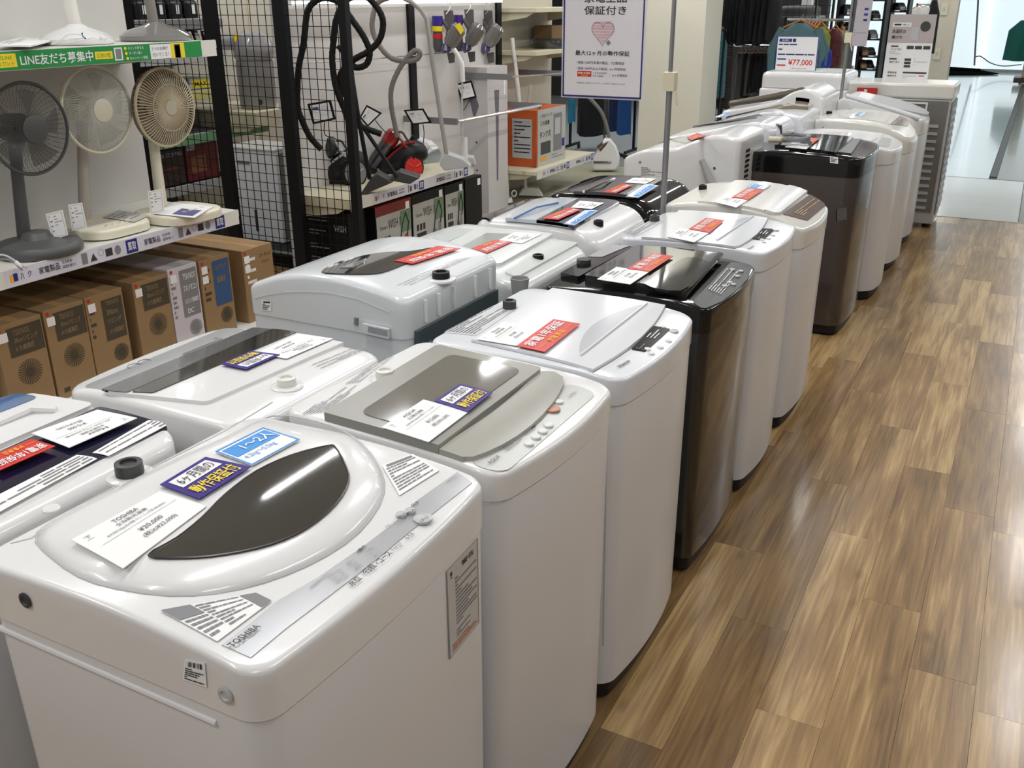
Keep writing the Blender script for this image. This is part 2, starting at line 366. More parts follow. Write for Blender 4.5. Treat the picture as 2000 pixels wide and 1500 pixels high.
# ============================================================ WASHING MACHINES
def hermite(pts):
    def f(x):
        if x <= pts[0][0]: return pts[0][1]+(pts[1][1]-pts[0][1])/(pts[1][0]-pts[0][0])*(x-pts[0][0])
        if x >= pts[-1][0]: return pts[-1][1]+(pts[-1][1]-pts[-2][1])/(pts[-1][0]-pts[-2][0])*(x-pts[-1][0])
        for i in range(len(pts)-1):
            (a, za), (b, zb) = pts[i], pts[i+1]
            if x <= b:
                s = lambda k: (pts[min(k+1, len(pts)-1)][1]-pts[max(k-1, 0)][1])/(pts[min(k+1, len(pts)-1)][0]-pts[max(k-1, 0)][0])
                t = (x-a)/(b-a); h = b-a
                return (2*t**3-3*t*t+1)*za+(t**3-2*t*t+t)*h*s(i)+(-2*t**3+3*t*t)*zb+(t**3-t*t)*h*s(i+1)
    return f
class Washer:
    # xb/xf world X of back and front; the front row faces +X, the back row faces -X
    def __init__(s, name, label, xb, xf, y0, y1, prof, back_row=False, rz=0, body=STEELW, cover=WHITE, seam=.1, r=.045, bow=.03, base=DARK, basez=.055, er=.014, backr=None, seamf=None, coverinset=.0, foot=True, taper=.004, bowp=2):
        s.D = abs(xf-xb); s.W = y1-y0; s.bow = bow; s.back = back_row; s.r = r; s.rb = r if backr is None else backr
        s.t = thing(name, label, 'washing machine', ((xb+xf)/2, (y0+y1)/2, 0), (PI if back_row else 0)+rz)
        s.mw = Matrix.Translation(s.t.location) @ Matrix.Rotation((PI if back_row else 0)+rz, 4, 'Z'); s.mi = s.mw.inverted()
        D, W = s.D, s.W
        s.p = hermite([((f-.5)*D, z) for f, z in prof]); s.h = lambda x, y: s.p(x)
        s.seamf = seamf or (lambda x, y: min(s.p(D/2), s.p(-D/2))-seam)
        MB().slab(D-.005, W-.005, lambda x, y: s.seamf(x, y)+.006, lambda x, y: basez, r, bow, .004, taper=taper, xpow=bowp, backr=backr).build('cabinet', body, s.t, ang=40)
        MB().slab(D-.012, W-.012, lambda x, y: s.seamf(x, y)+.004, lambda x, y: s.seamf(x, y)-.004, r, bow, .001, rings=1, xpow=bowp).build('seam_strip', GREYW, s.t, ang=40)
        s.lid = s.panel = None
        MB().slab(D, W, s.h, lambda x, y: s.seamf(x, y)+.004, r, bow, er, backr=backr, xpow=bowp, nx=26).build('top_cover', cover, s.t, ang=40)
        MB().slab(D-.03, W-.03, lambda x, y: basez+.004, lambda x, y: .012, r*.8, bow*.8, .004, rings=1).build('plinth', base, s.t, ang=40)
        if foot:
            mb = None
            for sx in (-1, 1):
                for sy in (-1, 1): MB().lathe([(.02, 0), (.022, .014)], (sx*(D/2-.07), sy*(W/2-.07), 0), n=12).build('foot', DARK, s.t)
    def hit(s, px, py, off=0):
        d = ray(px, py); d = (s.mi.to_3x3() @ d); e = s.mi @ EYE; z = s.h(0, 0)+off
        for _ in range(30):
            t = (z-e.z)/d.z; p = e+d*t; z = z*.4+(s.h(max(-s.D/2, min(s.D/2, p.x)), p.y)+off)*.6
        t = (z-e.z)/d.z
        return e+d*t
    def surf(s, p, lift): return Vector((p.x, p.y, s.h(p.x, p.y)+lift))
    def quad_on(s, pxs, off=0): return [s.hit(*p, off=off) for p in pxs]
    def clip(s, p, g=.004):
        # keep a point inside the rounded, bowed plan of the machine
        y = max(-s.W/2+g, min(s.W/2-g, p.y)); b = s.bow*(1-(2*y/s.W)**2); x = max(-s.D/2+g, min(s.D/2+b-g, p.x))
        for e, sx in ((s.D/2, 1), (s.D/2, -1)):
            rr = s.r if sx > 0 else s.rb
            cx = sx*(e-rr)+(b if sx > 0 else 0); cy = math.copysign(s.W/2-rr, y)
            if (x-cx)*sx > 0 and abs(y) > s.W/2-rr:
                v = Vector((x-cx, y-cy)); 
                if v.length > rr-g: v = v.normalized()*(rr-g); x, y = cx+v.x, cy+v.y
        return Vector((x, y, 0))
    def plate(s, name, pts, m, lift=.002, th=.002, label=None, inner=6, ang=35, below=.004, prof=None):
        # a raised plate on the top surface with the outline given by local points
        lx, ly = s.D/2+s.bow-.004, s.W/2-.002; pts = [s.clip(p) for p in pts]
        c = sum(pts, Vector((0, 0, 0)))/len(pts); V = []; F = []; n = len(pts)
        for k in range(inner+1):
            q = k/inner
            for p in pts:
                w_ = c.lerp(p, q) if k else c; V.append((w_.x, w_.y, s.h(w_.x, w_.y)+lift+(prof(q) if prof else th)))
        for k in range(inner):
            for i in range(n):
                if k == 0: F.append((n*1+i, n*1+(i+1) % n, 0))
                else: F.append((k*n+i, (k+1)*n+i, (k+1)*n+(i+1) % n, k*n+(i+1) % n))
        base_ = len(V)
        for p in pts: V.append((p.x, p.y, s.h(p.x, p.y)-below+lift))
        F += [(inner*n+i, base_+i, base_+(i+1) % n, inner*n+(i+1) % n) for i in range(n)]
        par = s.lid if (s.lid and name in ('window', 'lid_trim', 'lid_grip', 'lid_hollow', 'lid_dome', 'lid_tint', 'window_glass', 'lid_strip', 'navy_band')) else s.t
        o = MB().add(V, F).build(name, m, par, ang=ang)
        if name == 'lid': s.lid = o
        if name == 'control_panel': s.panel = o
        if label: o['label'] = label
        return o
    def text(s, t, a, b, h, m=None, off=.0025, up=(-.93, -.36), bold=False):
        u = (up[0]*h, up[1]*h); s.decal([(a[0]+u[0], a[1]+u[1]), (b[0]+u[0], b[1]+u[1]), b, a], [(t, 0, 0, 1, 1, m or INK, bold)], off=off)
    def rplate(s, name, pxs, m, r=.012, **k):
        q = s.quad_on(pxs); return s.plate(name, roundq(q, r), m, **k)
    def decal(s, pxs, items, m=None, off=.004, name='printed_label', label=None):
        q = s.quad_on(pxs, off)
        if m: s.plate(name, roundq(q, .001), m, lift=off-.0008, th=.0006, below=.0003, ang=0, label=label)
        lettering(q, items, .0006, s.t, lambda p, l: s.surf(p, off+l))
    def knob(s, px, py, r=.017, h=.02, m=DGREY, ring=None, name='water_inlet'):
        p = s.hit(px, py, h); z = s.h(p.x, p.y)
        k = MB().lathe([(r*1.02, -.004), (r*1.02, h*.55), (r, h*.6), (r, h*.96), (r*.9, h), (r*.62, h), (r*.6, h*.8)], (p.x, p.y, z), n=20).build(name, m, s.t)
        if ring: MB().lathe([(r*1.7, -.003), (r*1.7, .002), (r*1.5, .004), (r*1.1, .004)], (p.x, p.y, z), n=24).build('inlet_collar', ring, s.t)
        return k
    def side_quad(s, pxs, face='near', off=.001):
        # pixel points onto the vertical faces: 'near' = face towards the camera, 'front' = aisle face
        out = []
        e = s.mi @ EYE; R = s.mi.to_3x3()
        sy = 1 if s.back else -1
        for p in pxs:
            d = R @ ray(*p)
            if face == 'near':
                t = (sy*(s.W/2+off)-e.y)/d.y; out.append(e+d*t)
            else:
                x = s.D/2
                for _ in range(12):
                    t = (x+off-e.x)/d.x; q = e+d*t; x = s.D/2+s.bow*(1-min(1, abs(2*q.y/s.W))**2)
                out.append(q)
        return out
    def side_label(s, pxs, items, m=PAPER, face='near', off=.0012, name='side_label'):
        q = s.side_quad(pxs, face, off)
        nq = lift_n(q)
        if nq.dot(Vector((1, 0, 0)) if face == 'front' else Vector((0, 1 if s.back else -1, 0))) < 0: nq = -nq
        n = 1 if face == 'near' else 6
        if m:
            V = []; F = []
            for i in range(n+1):
                for v in (0, 1):
                    p = bil(q, i/n, v)
                    if face == 'front': p.x = s.D/2+s.bow*(1-(2*p.y/s.W)**2)+off
                    V += [p, p+nq*.0004]
            for i in range(n): a = i*4; F += [(a+1, a+3, a+7, a+5), (a, a+4, a+6, a+2), (a, a+1, a+5, a+4), (a+2, a+6, a+7, a+3)]
            F += [(0, 2, 3, 1), (n*4, n*4+1, n*4+3, n*4+2)]
            MB().add(V, F).build(name, m, s.t, ang=0)
        def sf(p, l):
            p = p.copy()
            if face == 'front': p.x = s.D/2+s.bow*(1-(2*p.y/s.W)**2)+off
            return p+nq*(l+.0006)
        lettering(q, items, .0004, s.t, sf)
def roundq(q, r, k=4):
    out = []
    n = len(q)
    for i in range(n):
        a, b, c = q[i-1], q[i], q[(i+1) % n]
        r_ = min(r, (a-b).length*.45, (c-b).length*.45)
        p0 = b+(a-b).normalized()*r_; p1 = b+(c-b).normalized()*r_
        for j in range(k+1):
            t = j/k; out.append(p0*(1-t)**2+b*2*t*(1-t)+p1*t*t)
        # extra points along the edge keep plates on curved tops
        nx_ = c+(b-c).normalized()*r_
        for j in (1, 2, 3): out.append(p1.lerp(nx_, j/4))
    return out
def poly_smooth(pts, sub=4, closed=True):
    n = len(pts); out = []
    for i in range(n if closed else n-1):
        p0, p1, p2, p3 = pts[(i-1) % n] if closed or i else pts[0], pts[i], pts[(i+1) % n], pts[(i+2) % n] if closed or i < n-2 else pts[-1]
        for j in range(sub):
            t = j/sub; out.append(.5*((2*p1)+(p2-p0)*t+(2*p0-5*p1+4*p2-p3)*t*t+(3*p1-p0-3*p2+p3)*t**3))
    if not closed: out.append(pts[-1])
    return out
# ---- loose cards lying on the machines: things of their own
def card_on(w, name, label, pxs, items, m=PAPER, lift=.006, cat='card', border=None, group=None):
    # placed in the world: an empty-free single mesh with lettering children
    q = w.quad_on(pxs, lift); V = []; F = []; N = 5
    for i in range(N+1):
        for j in range(N+1):
            p = bil(q, i/N, j/N); z = w.h(p.x, p.y)+lift; V.append(w.mw @ Vector((p.x, p.y, z)))
    n1 = len(V); V += [v-Vector((0, 0, .0012)) for v in V]
    I = lambda i, j: i*(N+1)+j
    for i in range(N):
        for j in range(N): F += [(I(i, j), I(i+1, j), I(i+1, j+1), I(i, j+1)), (n1+I(i, j+1), n1+I(i+1, j+1), n1+I(i+1, j), n1+I(i, j))]
    rim = [I(i, 0) for i in range(N)]+[I(N, j) for j in range(N)]+[I(i, N) for i in range(N, 0, -1)]+[I(0, j) for j in range(N, 0, -1)]
    F += [(rim[a], rim[(a+1) % len(rim)], n1+rim[(a+1) % len(rim)], n1+rim[a]) for a in range(len(rim))]
    o = MB().add(V, F).build(name, m, ang=0); tag(o, label, cat, group)
    lettering(q, items, .0006, o, lambda p, l: w.mw @ Vector((p.x, p.y, w.h(p.x, p.y)+lift+l)))
    return o
def rot180(q): return [q[2], q[3], q[0], q[1]]
RED_T = [('家電1年保証', .06, .12, .94, .52, WPR, True), ('対象商品', .3, .62, .7, .88, ORNG, True), ('RECT', .06, .73, .24, .755, ORNG), ('RECT', .76, .73, .94, .755, ORNG)]
PUR_T = [('RECT', .1, .1, .9, .48, WPR), ('6ヶ月間の', .16, .15, .84, .43, INK, False, 1), ('動作保証付', .1, .56, .92, .92, YELL, True)]
def price(brand, l2, l3, p1, p2):
    return [(brand, .38, .08, .66, .17, INK), (l2, .36, .2, .7, .28, INK), (l3, .2, .32, .86, .39, INK), ('RECT', .1, .44, .95, .445, INK),
            (p1, .42, .55, .68, .66, INK), (p2, .38, .7, .76, .82, INK), ('RECT', .07, .1, .14, .105, INK), ('下', .08, .12, .13, .18, INK), ('RECT', .07, .2, .14, .205, INK)]
def pcard(w, who, pxs, T, back=False, lift=.006):
    return card_on(w, 'price_card', 'white printed price card lying on '+who, rot180(pxs) if back else pxs, T, lift=lift)
def rcard(w, who, pxs, back=False, lift=.0085):
    return card_on(w, 'warranty_card', 'red warranty card lying on '+who, rot180(pxs) if back else pxs, RED_T, m=RED, lift=lift)
def ucard(w, who, pxs, back=False, lift=.0085):
    return card_on(w, 'warranty_card', 'indigo six month warranty card lying on '+who, rot180(pxs) if back else pxs, PUR_T, m=PURP, lift=lift)
def bcard(w, who, pxs, back=False, lift=.0075, T=None):
    T = T or [('RECT', .06, .1, .94, .55, LBLUE), ('1〜2人', .3, .17, .9, .47, WPR, True, 1), ('4.2kg〜5.5kg', .1, .62, .7, .8, LBLUE), ('RECT', 0, 0, 1, .04, LBLUE), ('RECT', 0, .96, 1, 1, LBLUE), ('RECT', 0, 0, .03, 1, LBLUE), ('RECT', .97, 0, 1, 1, LBLUE)]
    return card_on(w, 'load_size_card', 'light blue load size card lying on '+who, rot180(pxs) if back else pxs, T, lift=lift)

# ---------------- F1 nearest machine
w1 = Washer('washing_machine', 'nearest white washing machine with a round lid and smoked window', -1.14, -.65, .62, 1.15, [(0, .885), (.5, .893), (.8, .885), (1, .872)], seam=.074, r=.035, bow=.014, er=.009)
lidc = [(75, 1040), (110, 1095), (190, 1140), (330, 1163), (470, 1150), (600, 1105), (700, 1040), (748, 965), (735, 905), (690, 855), (620, 825), (530, 814), (440, 856), (330, 905), (190, 975)]
pts = poly_smooth([w1.hit(*p) for p in lidc], 3)
w1.plate('lid', pts, WHITE, lift=.0, inner=20, ang=80, prof=lambda q: .018 if q < .74 else .002+.016*math.cos(PI/2*(q-.74)/.26)**.8 if q < .995 else .002)
c = sum(pts, Vector())/len(pts)
MB().tube([Vector((p.x, p.y, w1.h(p.x, p.y)+.0005)) for p in [c.lerp(q, 1.006) for q in pts+pts[:1]]], .0014, 5, cap=False).build('lid_gap', GREYW, w1.t)
MB().tube([Vector((p.x, p.y, w1.h(p.x, p.y)+.0003)) for p in [w1.hit(*q) for q in ((20, 1062), (62, 1052), (110, 1014), (200, 966), (320, 903), (440, 842), (532, 786))]], .0013, 5).build('deck_groove', GREYW, w1.t)
win = [(290, 1084), (345, 1050), (395, 1010), (440, 965), (500, 920), (570, 888), (640, 870), (655, 874), (673, 905), (681, 940), (655, 985), (600, 1030), (530, 1062), (440, 1082), (360, 1089)]
q = poly_smooth([w1.hit(*p, off=.02) for p in win], 3)
w1.plate('window', q, GLASSD, lift=.0185, th=.0012, below=.002)
rimp = [Vector((p.x, p.y, w1.h(p.x, p.y)+.0195)) for p in q]
MB().tube(rimp+rimp[:1], .0018, 5, cap=False).build('window_trim', mat('dark_trim', (.03, .02, .02), .3), w1.t)
w1.plate('control_panel', [w1.hit(*p) for p in [(433, 1261), (485, 1222), (542, 1175), (620, 1130), (710, 1068), (780, 1015), (816, 978), (893, 923), (922, 944), (870, 985), (800, 1040), (745, 1086), (690, 1130), (560, 1228), (490, 1286)]], SILVER, lift=.0, th=.0015, below=.002)
w1.text('TOSHIBA', (455, 1266), (511, 1225), 14, bold=True, off=.004)
for t_, a, b, h, m_, bd in (('水位', (690, 1147), (709, 1131), 15, INK, True), ('行程', (720, 1122), (737, 1107), 15, INK, True), ('コース', (746, 1101), (768, 1082), 13, INK, True), ('チャイルド', (769, 1078), (787, 1063), 8, INK, False), ('ロック', (775, 1074), (790, 1068), 7, INK, False),
    ('0.7杯＝46L', (643, 1131), (669, 1113), 7, GINK, False), ('0.5杯＝38L', (651, 1136), (676, 1119), 7, GINK, False), ('0.3杯＝23L', (658, 1141), (682, 1124), 7, GINK, False), ('洗剤量の目安', (608, 1151), (645, 1120), 5, GINK, False), ('・洗い', (676, 1106), (693, 1094), 6, GINK, False), ('・すすぎ', (683, 1112), (701, 1099), 6, GINK, False), ('・脱水', (693, 1117), (708, 1104), 6, GINK, False),
    ('◦標準', (700, 1082), (718, 1068), 8, INK, True), ('・つけおき', (712, 1083), (732, 1069), 5, GINK, False), ('・スピード', (719, 1088), (740, 1073), 5, GINK, False), ('・メモリー', (728, 1093), (748, 1078), 5, GINK, False), ('ふろ水', (796, 1055), (812, 1044), 10, INK, True), ('標準・念入り', (755, 1032), (783, 1015), 5, GINK, False), ('電源', (808, 990), (820, 982), 7, INK, False)):
    w1.text(t_, a, b, h, m_, bold=bd)
for a, b in (((712, 1121), (708, 1118)), ((738, 1103), (734, 1100))): w1.decal([b, (b[0]+1.2, b[1]-1), (a[0]+1.2, a[1]-1), a], [('RECT', 0, 0, 1, 1, INK)], off=.0025)
for px, py, r in ((826, 1017, .014), (801, 1002, .008), (784, 1009, .008)):
    p = w1.hit(px, py); MB().lathe([(r, 0), (r, .004), (r*.8, .005)], (p.x, p.y, w1.h(p.x, p.y)+.001), n=20).build('button', GREYW, w1.panel)
    w1.decal([(px-9, py+2), (px+7, py-9), (px+12, py-6), (px-4, py+6)], [('スタート' if r > .01 else '切入', 0, 0, 1, 1, INK, True)], off=.0075)
w1.decal([(314, 1192), (500, 1158), (530, 1173), (424, 1252)], [('RECT', 0, 0, .3, .35, GINK), ('RECT', .82, .0, 1, 1, GINK)]+lines(.32, .05, .8, .95, 9, GINK, 5, .5)+lines(.02, .4, .3, .95, 5, GINK, 6, .5), m=PAPER, off=.0025, name='instruction_label')
w1.decal([(746, 908), (806, 886), (858, 918), (780, 967)], [('RECT', .1, .05, .9, .12, GINK)]+lines(.05, .16, .95, .95, 9, GINK, 8, .45), m=PAPER, off=.0025, name='instruction_label')
w1.decal([(868, 942), (892, 925), (905, 930), (880, 948)], [('5kg', .1, .1, .8, .5, GINK), ('AW-5G9', .1, .7, .9, .85, GINK)], off=.0025)
w1.knob(250, 902, .021, .024, DGREY, WHITE)
p = w1.hit(100, 994); MB().lathe([(.013, 0), (.013, .002), (.011, .0035)], (p.x, p.y, w1.h(p.x, p.y)), n=20).build('plug', WHITE, w1.t)
w1.side_label([(361, 1287), (400, 1294), (404, 1343), (357, 1327)], [('RECT', .2, .08, .23, .3, INK), ('RECT', .27, .08, .33, .3, INK), ('RECT', .38, .08, .4, .3, INK), ('RECT', .45, .08, .53, .3, INK), ('RECT', .58, .08, .6, .3, INK), ('RECT', .66, .08, .7, .3, INK), ('RECT', .76, .08, .86, .3, INK)]+lines(.08, .38, .92, .95, 6, INK, 2), name='barcode_sticker')
w1.side_label([(871, 1115), (932, 1050), (935, 1215), (878, 1288)], [('RECT', 0, 0, 1, .006, GINK), ('RECT', 0, .994, 1, 1, GINK), ('RECT', .0, 0, .015, 1, GINK), ('RECT', .985, 0, 1, 1, GINK), ('!', .1, .06, .16, .13, INK), ('警告', .45, .06, .85, .12, INK, True)]+lines(.25, .17, .95, .72, 13, GINK, 4, .5)+lines(.25, .76, .7, .86, 3, GINK, 5, .5)+lines(.1, .88, .95, .97, 3, mat('orange_ink', srgb(190, 100, 60), .6), 9, .5), m=mat('warning_sheet', (.55, .54, .52), .5), face='front', off=-.002, name='warning_label')
q = w1.side_quad([(50, 1172), (441, 1357)])
for i, p in enumerate(q): MB().lathe([(.011, 0), (.011, .002), (.007, .003), (.005, .001)], p, Matrix.Rotation(PI/2, 3, 'X'), 16).build('screw' if i else 'latch_hole', (GREYW if i else DGREY), w1.t)
q = w1.side_quad([(0, 1226), (424, 1412)], off=-.003)
MB().tube([q[0], q[1]], .0045, 8).build('pressed_rib', STEELW, w1.t)
who = 'the nearest washing machine'
T1 = price('TOSHIBA', '全自動洗濯機', 'AW-5G9 5.0kg 2021年製 クリーニング済 50Hz/60Hz', '¥20,000', '(税込¥22,000)')
pcard(w1, who, [(139, 1054), (312, 959), (403, 988), (240, 1110)], T1, lift=.021)
ucard(w1, who, [(312, 946), (401, 892), (490, 911), (389, 974)], lift=.0235)
bcard(w1, who, [(420, 882), (514, 835), (586, 858), (492, 909)], lift=.0222)

# ---------------- F2 grey-lidded
w2 = Washer('washing_machine', 'white washing machine with a grey lid framing a wide glass window', -1.12, -.65, 1.21, 1.66, [(0, .868), (.25, .868), (.8, .862), (1, .85)], seam=.055, r=.035, bow=.022, rz=-.05, er=.009)
LG = mat('grey_lid', srgb(148, 147, 140), .3, coat=.3, noise=.02)
w2.rplate('lid', [(629, 823), (854, 686), (1059, 732), (853, 889)], LG, r=.012, lift=.004, th=.012, below=.012)
w2.rplate('window', [(702, 823), (880, 706), (1021, 737), (845, 865)], GLASSB, r=.025, lift=.0165, th=.001)
w2.plate('lid_handle', poly_smooth([w2.hit(*p) for p in [(853, 889), (905, 852), (960, 815), (1012, 772), (1059, 732), (1100, 744), (1092, 775), (1060, 818), (1010, 860), (950, 892), (900, 904)]], 2), mat('pale_grey_lid', srgb(168, 168, 160), .22, coat=.4), lift=.002, th=.007, below=.01)
w2.rplate('control_panel', [(912, 906), (1106, 748), (1168, 768), (985, 926)], mat('pale_panel', srgb(190, 192, 188), .25, coat=.2), r=.03, lift=0, th=.0012)
w2.text('AQUA', (960, 908), (981, 893), 11, off=.0028)
w2.text('5.0kg', (1115, 778), (1127, 768), 8, GINK, off=.0028)
w2.decal([(978, 876), (1010, 850), (1024, 858), (992, 884)], lines(.05, .05, .95, .95, 4, GINK, 1, .4), off=.0028)
w2.decal([(1012, 842), (1040, 822), (1062, 828), (1030, 852)], lines(.05, .05, .95, .95, 4, GINK, 2, .4), off=.0028)
for px, py, m_, r in ((1078, 801, mat('copper_button', srgb(190, 140, 115), .35), .016), (1091, 787, WHITE, .009), (1033, 869, WHITE, .009), (1047, 856, WHITE, .009), (1060, 845, WHITE, .009), (1071, 833, WHITE, .009)):
    p = w2.hit(px, py); MB().lathe([(r, 0), (r, .003), (r*.85, .004)], (p.x, p.y, w2.h(p.x, p.y)+.001), n=18).build('button', m_, w2.panel)
w2.rplate('display', [(1022, 839), (1036, 829), (1046, 833), (1032, 843)], BLACKG, r=.001, lift=.002, th=.001)
w2.knob(751, 722, .018, .02, WARMW, WHITE)
w2.decal([(580, 812), (740, 700), (790, 688), (640, 808)], lines(.02, .1, .45, .9, 7, GINK, 7, .4)+lines(.5, .15, .98, .7, 5, GINK, 8, .4), off=.0015)
who = 'the grey lid of the second front-row machine'
pcard(w2, who, [(745, 834), (827, 780), (915, 804), (837, 863)], price('AQUA', '全自動洗濯機', 'AQW-S5M 5.0kg 2021年製 クリーニング済', '¥15,000', '(税込¥16,500)'), lift=.0195)
ucard(w2, who, [(848, 783), (899, 749), (962, 766), (914, 804)], lift=.0215)

GRIPM = mat('grip_hollow', (.56, .58, .63), .18, coat=.6)  # darker tone paints recess shade onto the raised crescent plate
# ---------------- F3, F5 plain white with crescent grip
def crescent(w, tips, dep, name='lid_grip'):
    a, b = w.hit(*tips[0]), w.hit(*tips[1]); n = 16; e = (b-a); nn = Vector((-1, 0, 0))
    P = [a+e*(i/n)+nn*dep*math.sin(PI*i/n)**.8 for i in range(n+1)]
    w.plate(name, P, GRIPM, lift=.0068, th=.0012, ang=20, below=.002)
    MB().tube([Vector((p.x, p.y, w.h(p.x, p.y)+.009)) for p in (a, a.lerp(b, .5), b)], .003, 6).build('grip_edge', WHITE, w.t)
def hisense(label, y0, y1, lid, red, pr, disp, knob_, cres, who, txt, bar=None, back=None, xb=-1.12, rz=0, prof=None, brand=True):
    w = Washer('washing_machine', label, xb, -.65, y0, y1, prof or [(0, .85), (.3, .852), (.8, .85), (1, .838)], cover=WHITE2, body=STEELW, seam=.062, r=.04, bow=.026, rz=rz, er=.007)
    w.lidm = WHITE2
    q = w.quad_on(lid); mid = [q[2].lerp(q[3], k/6)+Vector((.022*math.sin(PI*k/6), 0, 0)) for k in range(1, 6)]
    P = [q[0].lerp(q[1], k/6) for k in range(6)]+[q[1].lerp(q[2], k/6) for k in range(6)]+[q[2]]+mid+[q[3].lerp(q[0], k/6) for k in range(6)]
    gap = mat('joint_gasket', (.30, .30, .32), .6)
    c0 = sum(P, Vector())/len(P)
    w.plate('lid_gasket', [c0+(p-c0)*1.008 for p in P], gap, lift=.0, th=.0005)
    w.plate('lid', P, WHITE2, lift=.003, th=.004, below=.004)
    crescent(w, cres, .055)
    w.rplate('display', disp, BLACKG, r=.003, lift=.0015, th=.001)
    w.decal(disp, lines(.55, .15, .92, .85, 3, WPR, 3, .3)+lines(.08, .2, .3, .8, 3, GINK, 4, .4), off=.0035)
    ax, ay = [sum(p[i] for p in disp)/4 for i in (0, 1)]
    sc = (disp[1][0]-disp[0][0])/44
    for i, (dx, dy) in enumerate(((28, -34), (52, -22), (40, 4), (22, 22), (2, 40), (-6, 28))):
        p = w.hit(ax+dx*sc*.9, ay+dy*sc*.7); r = .011 if i == 1 else .008
        MB().lathe([(r, 0), (r, .0025), (r*.85, .0035)], (p.x, p.y, w.h(p.x, p.y)), n=16).build('button', GREYW if i == 1 else WHITE, w.t)
    tx, ty = txt
    w.text('Hisense', (tx+4*sc, ty+2*sc), (tx+24*sc, ty-11*sc), 9*sc, off=.0015, bold=True)
    w.knob(*knob_, .017, .022, DGREY, None)
    rcard(w, who, red, lift=.0125); pcard(w, who, pr, price('Hisense', '全自動洗濯機', 'HW-K55E 5.5kg 2022年製', '¥15,000', '(税込¥16,500)'), lift=.0105)
    if back: w.decal(back, lines(.03, .05, .97, .95, 9, GINK, 11, .4), m=mat('label_film', (.6, .61, .63), .4), off=.0015, name='instruction_label')
    if bar: w.side_label(bar, lines(.05, .5, .95, .95, 3, INK, 3)+[('RECT', .1+k*.1, .05, .1+k*.1+(.03 if k % 2 else .05), .42, INK) for k in range(8)], m=None)
    return w
w3 = hisense('plain white washing machine with crescent lid grip, right before the glossy black one', 1.70, 2.2, [(921, 668), (1089, 561), (1300, 600), (1158, 727)],
    [(1009, 675), (1081, 623), (1133, 632), (1064, 687)], [(930, 662), (985, 627), (1046, 648), (1009, 675)], [(1233, 683), (1277, 638), (1309, 644), (1260, 688)], (995, 586), [(1134, 701), (1263, 599)],
    'the third front-row machine', (1208, 717), [(1145, 741), (1172, 746), (1172, 757), (1145, 752)], [(863, 648), (965, 596), (1012, 600), (930, 655)])
MB().tube(w3.side_quad([(1150, 800), (1174, 806), (1186, 832), (1178, 1262)], off=-.0025), .0016, 5).build('side_crease', GREYW, w3.t)

# ---------------- F4 black
w4 = Washer('washing_machine', 'glossy black washing machine between two plain white ones in the front row', -1.13, -.65, 2.32, 2.81, [(0, .818), (.3, .825), (.8, .83), (1, .815)], body=mat('dark_steel', (.018, .016, .014), .22, coat=.6), cover=BLACKG, seam=.07, r=.028, bow=.018, er=.006)
w4.rplate('hinge_cover', [(1080, 536), (1190, 481), (1240, 486), (1130, 548)], BLACKG, r=.01, lift=0, th=.012)
w4.rplate('lid', [(1140, 549), (1247, 486), (1405, 506), (1338, 582)], mat('smoked_lid', (.02, .021, .02), .08, coat=1), r=.012, lift=.002, th=.016, below=.01)
w4.rplate('lid_trim', [(1340, 581), (1352, 573), (1412, 508), (1402, 506)], BLACKG, r=.003, lift=.018, th=.004)
w4.plate('lid_hollow', poly_smooth([w4.hit(*p, off=.02) for p in [(1262, 556), (1330, 568), (1375, 530), (1385, 512), (1340, 503), (1300, 528)]], 3), BLACKG, lift=.0182, th=.003)
w4.rplate('control_panel', [(1352, 590), (1428, 512), (1482, 519), (1400, 622)], mat('dark_green_gloss', (.02, .024, .023), .4, spec=.3), r=.02, lift=0, th=.0014)
w4.decal([(1378, 566), (1420, 520), (1458, 528), (1412, 580)], lines(.05, .1, .95, .9, 6, GREYW, 5, .35), off=.003)
for px, py in ((1430, 528), (1447, 531), (1440, 541), (1425, 553), (1415, 560), (1432, 557)):
    p = w4.hit(px, py); MB().lathe([(.008, 0), (.008, .003), (.006, .004)], (p.x, p.y, w4.h(p.x, p.y)+.001), n=14).build('button', GREYW, w4.panel)
w4.rplate('hinge_plate', [(1130, 508), (1190, 478), (1238, 484), (1176, 510)], SILVER, r=.006, lift=.012, th=.002)
p = w4.hit(1140, 521); MB().lathe([(.022, 0), (.022, .016), (.016, .018)], (p.x, p.y, w4.h(p.x, p.y)+.008), n=20).build('water_inlet', DGREY, w4.t)
who = 'the glossy black front-row machine'
rcard(w4, who, [(1225, 524), (1275, 494), (1315, 500), (1269, 530)], lift=.0245)
pcard(w4, who, [(1166, 545), (1204, 521), (1269, 530), (1231, 555)], price('maxzen', '全自動洗濯機', 'JW55WP01 5.5kg 2020年製', '¥15,000', '(税込¥16,500)'), lift=.0225)
# drain hose end standing behind it
t = thing('drain_hose', 'translucent grey hose end standing up behind the black front-row machine', 'hose', (-1.175, 2.27, 0))
MB().tube([(0, 0, .012), (0, 0, .74), (-.003, .0, .79)], [.015, .017, .018], 14).build('hose', mat('clear_grey_hose', (.35, .36, .36), .3), t)
MB().lathe([(.02, .79), (.027, .85), (.024, .85), (.017, .79)], (0, 0, 0), n=18).build('hose_cuff', mat('clear_grey_hose', (.35, .36, .36), .3), t)

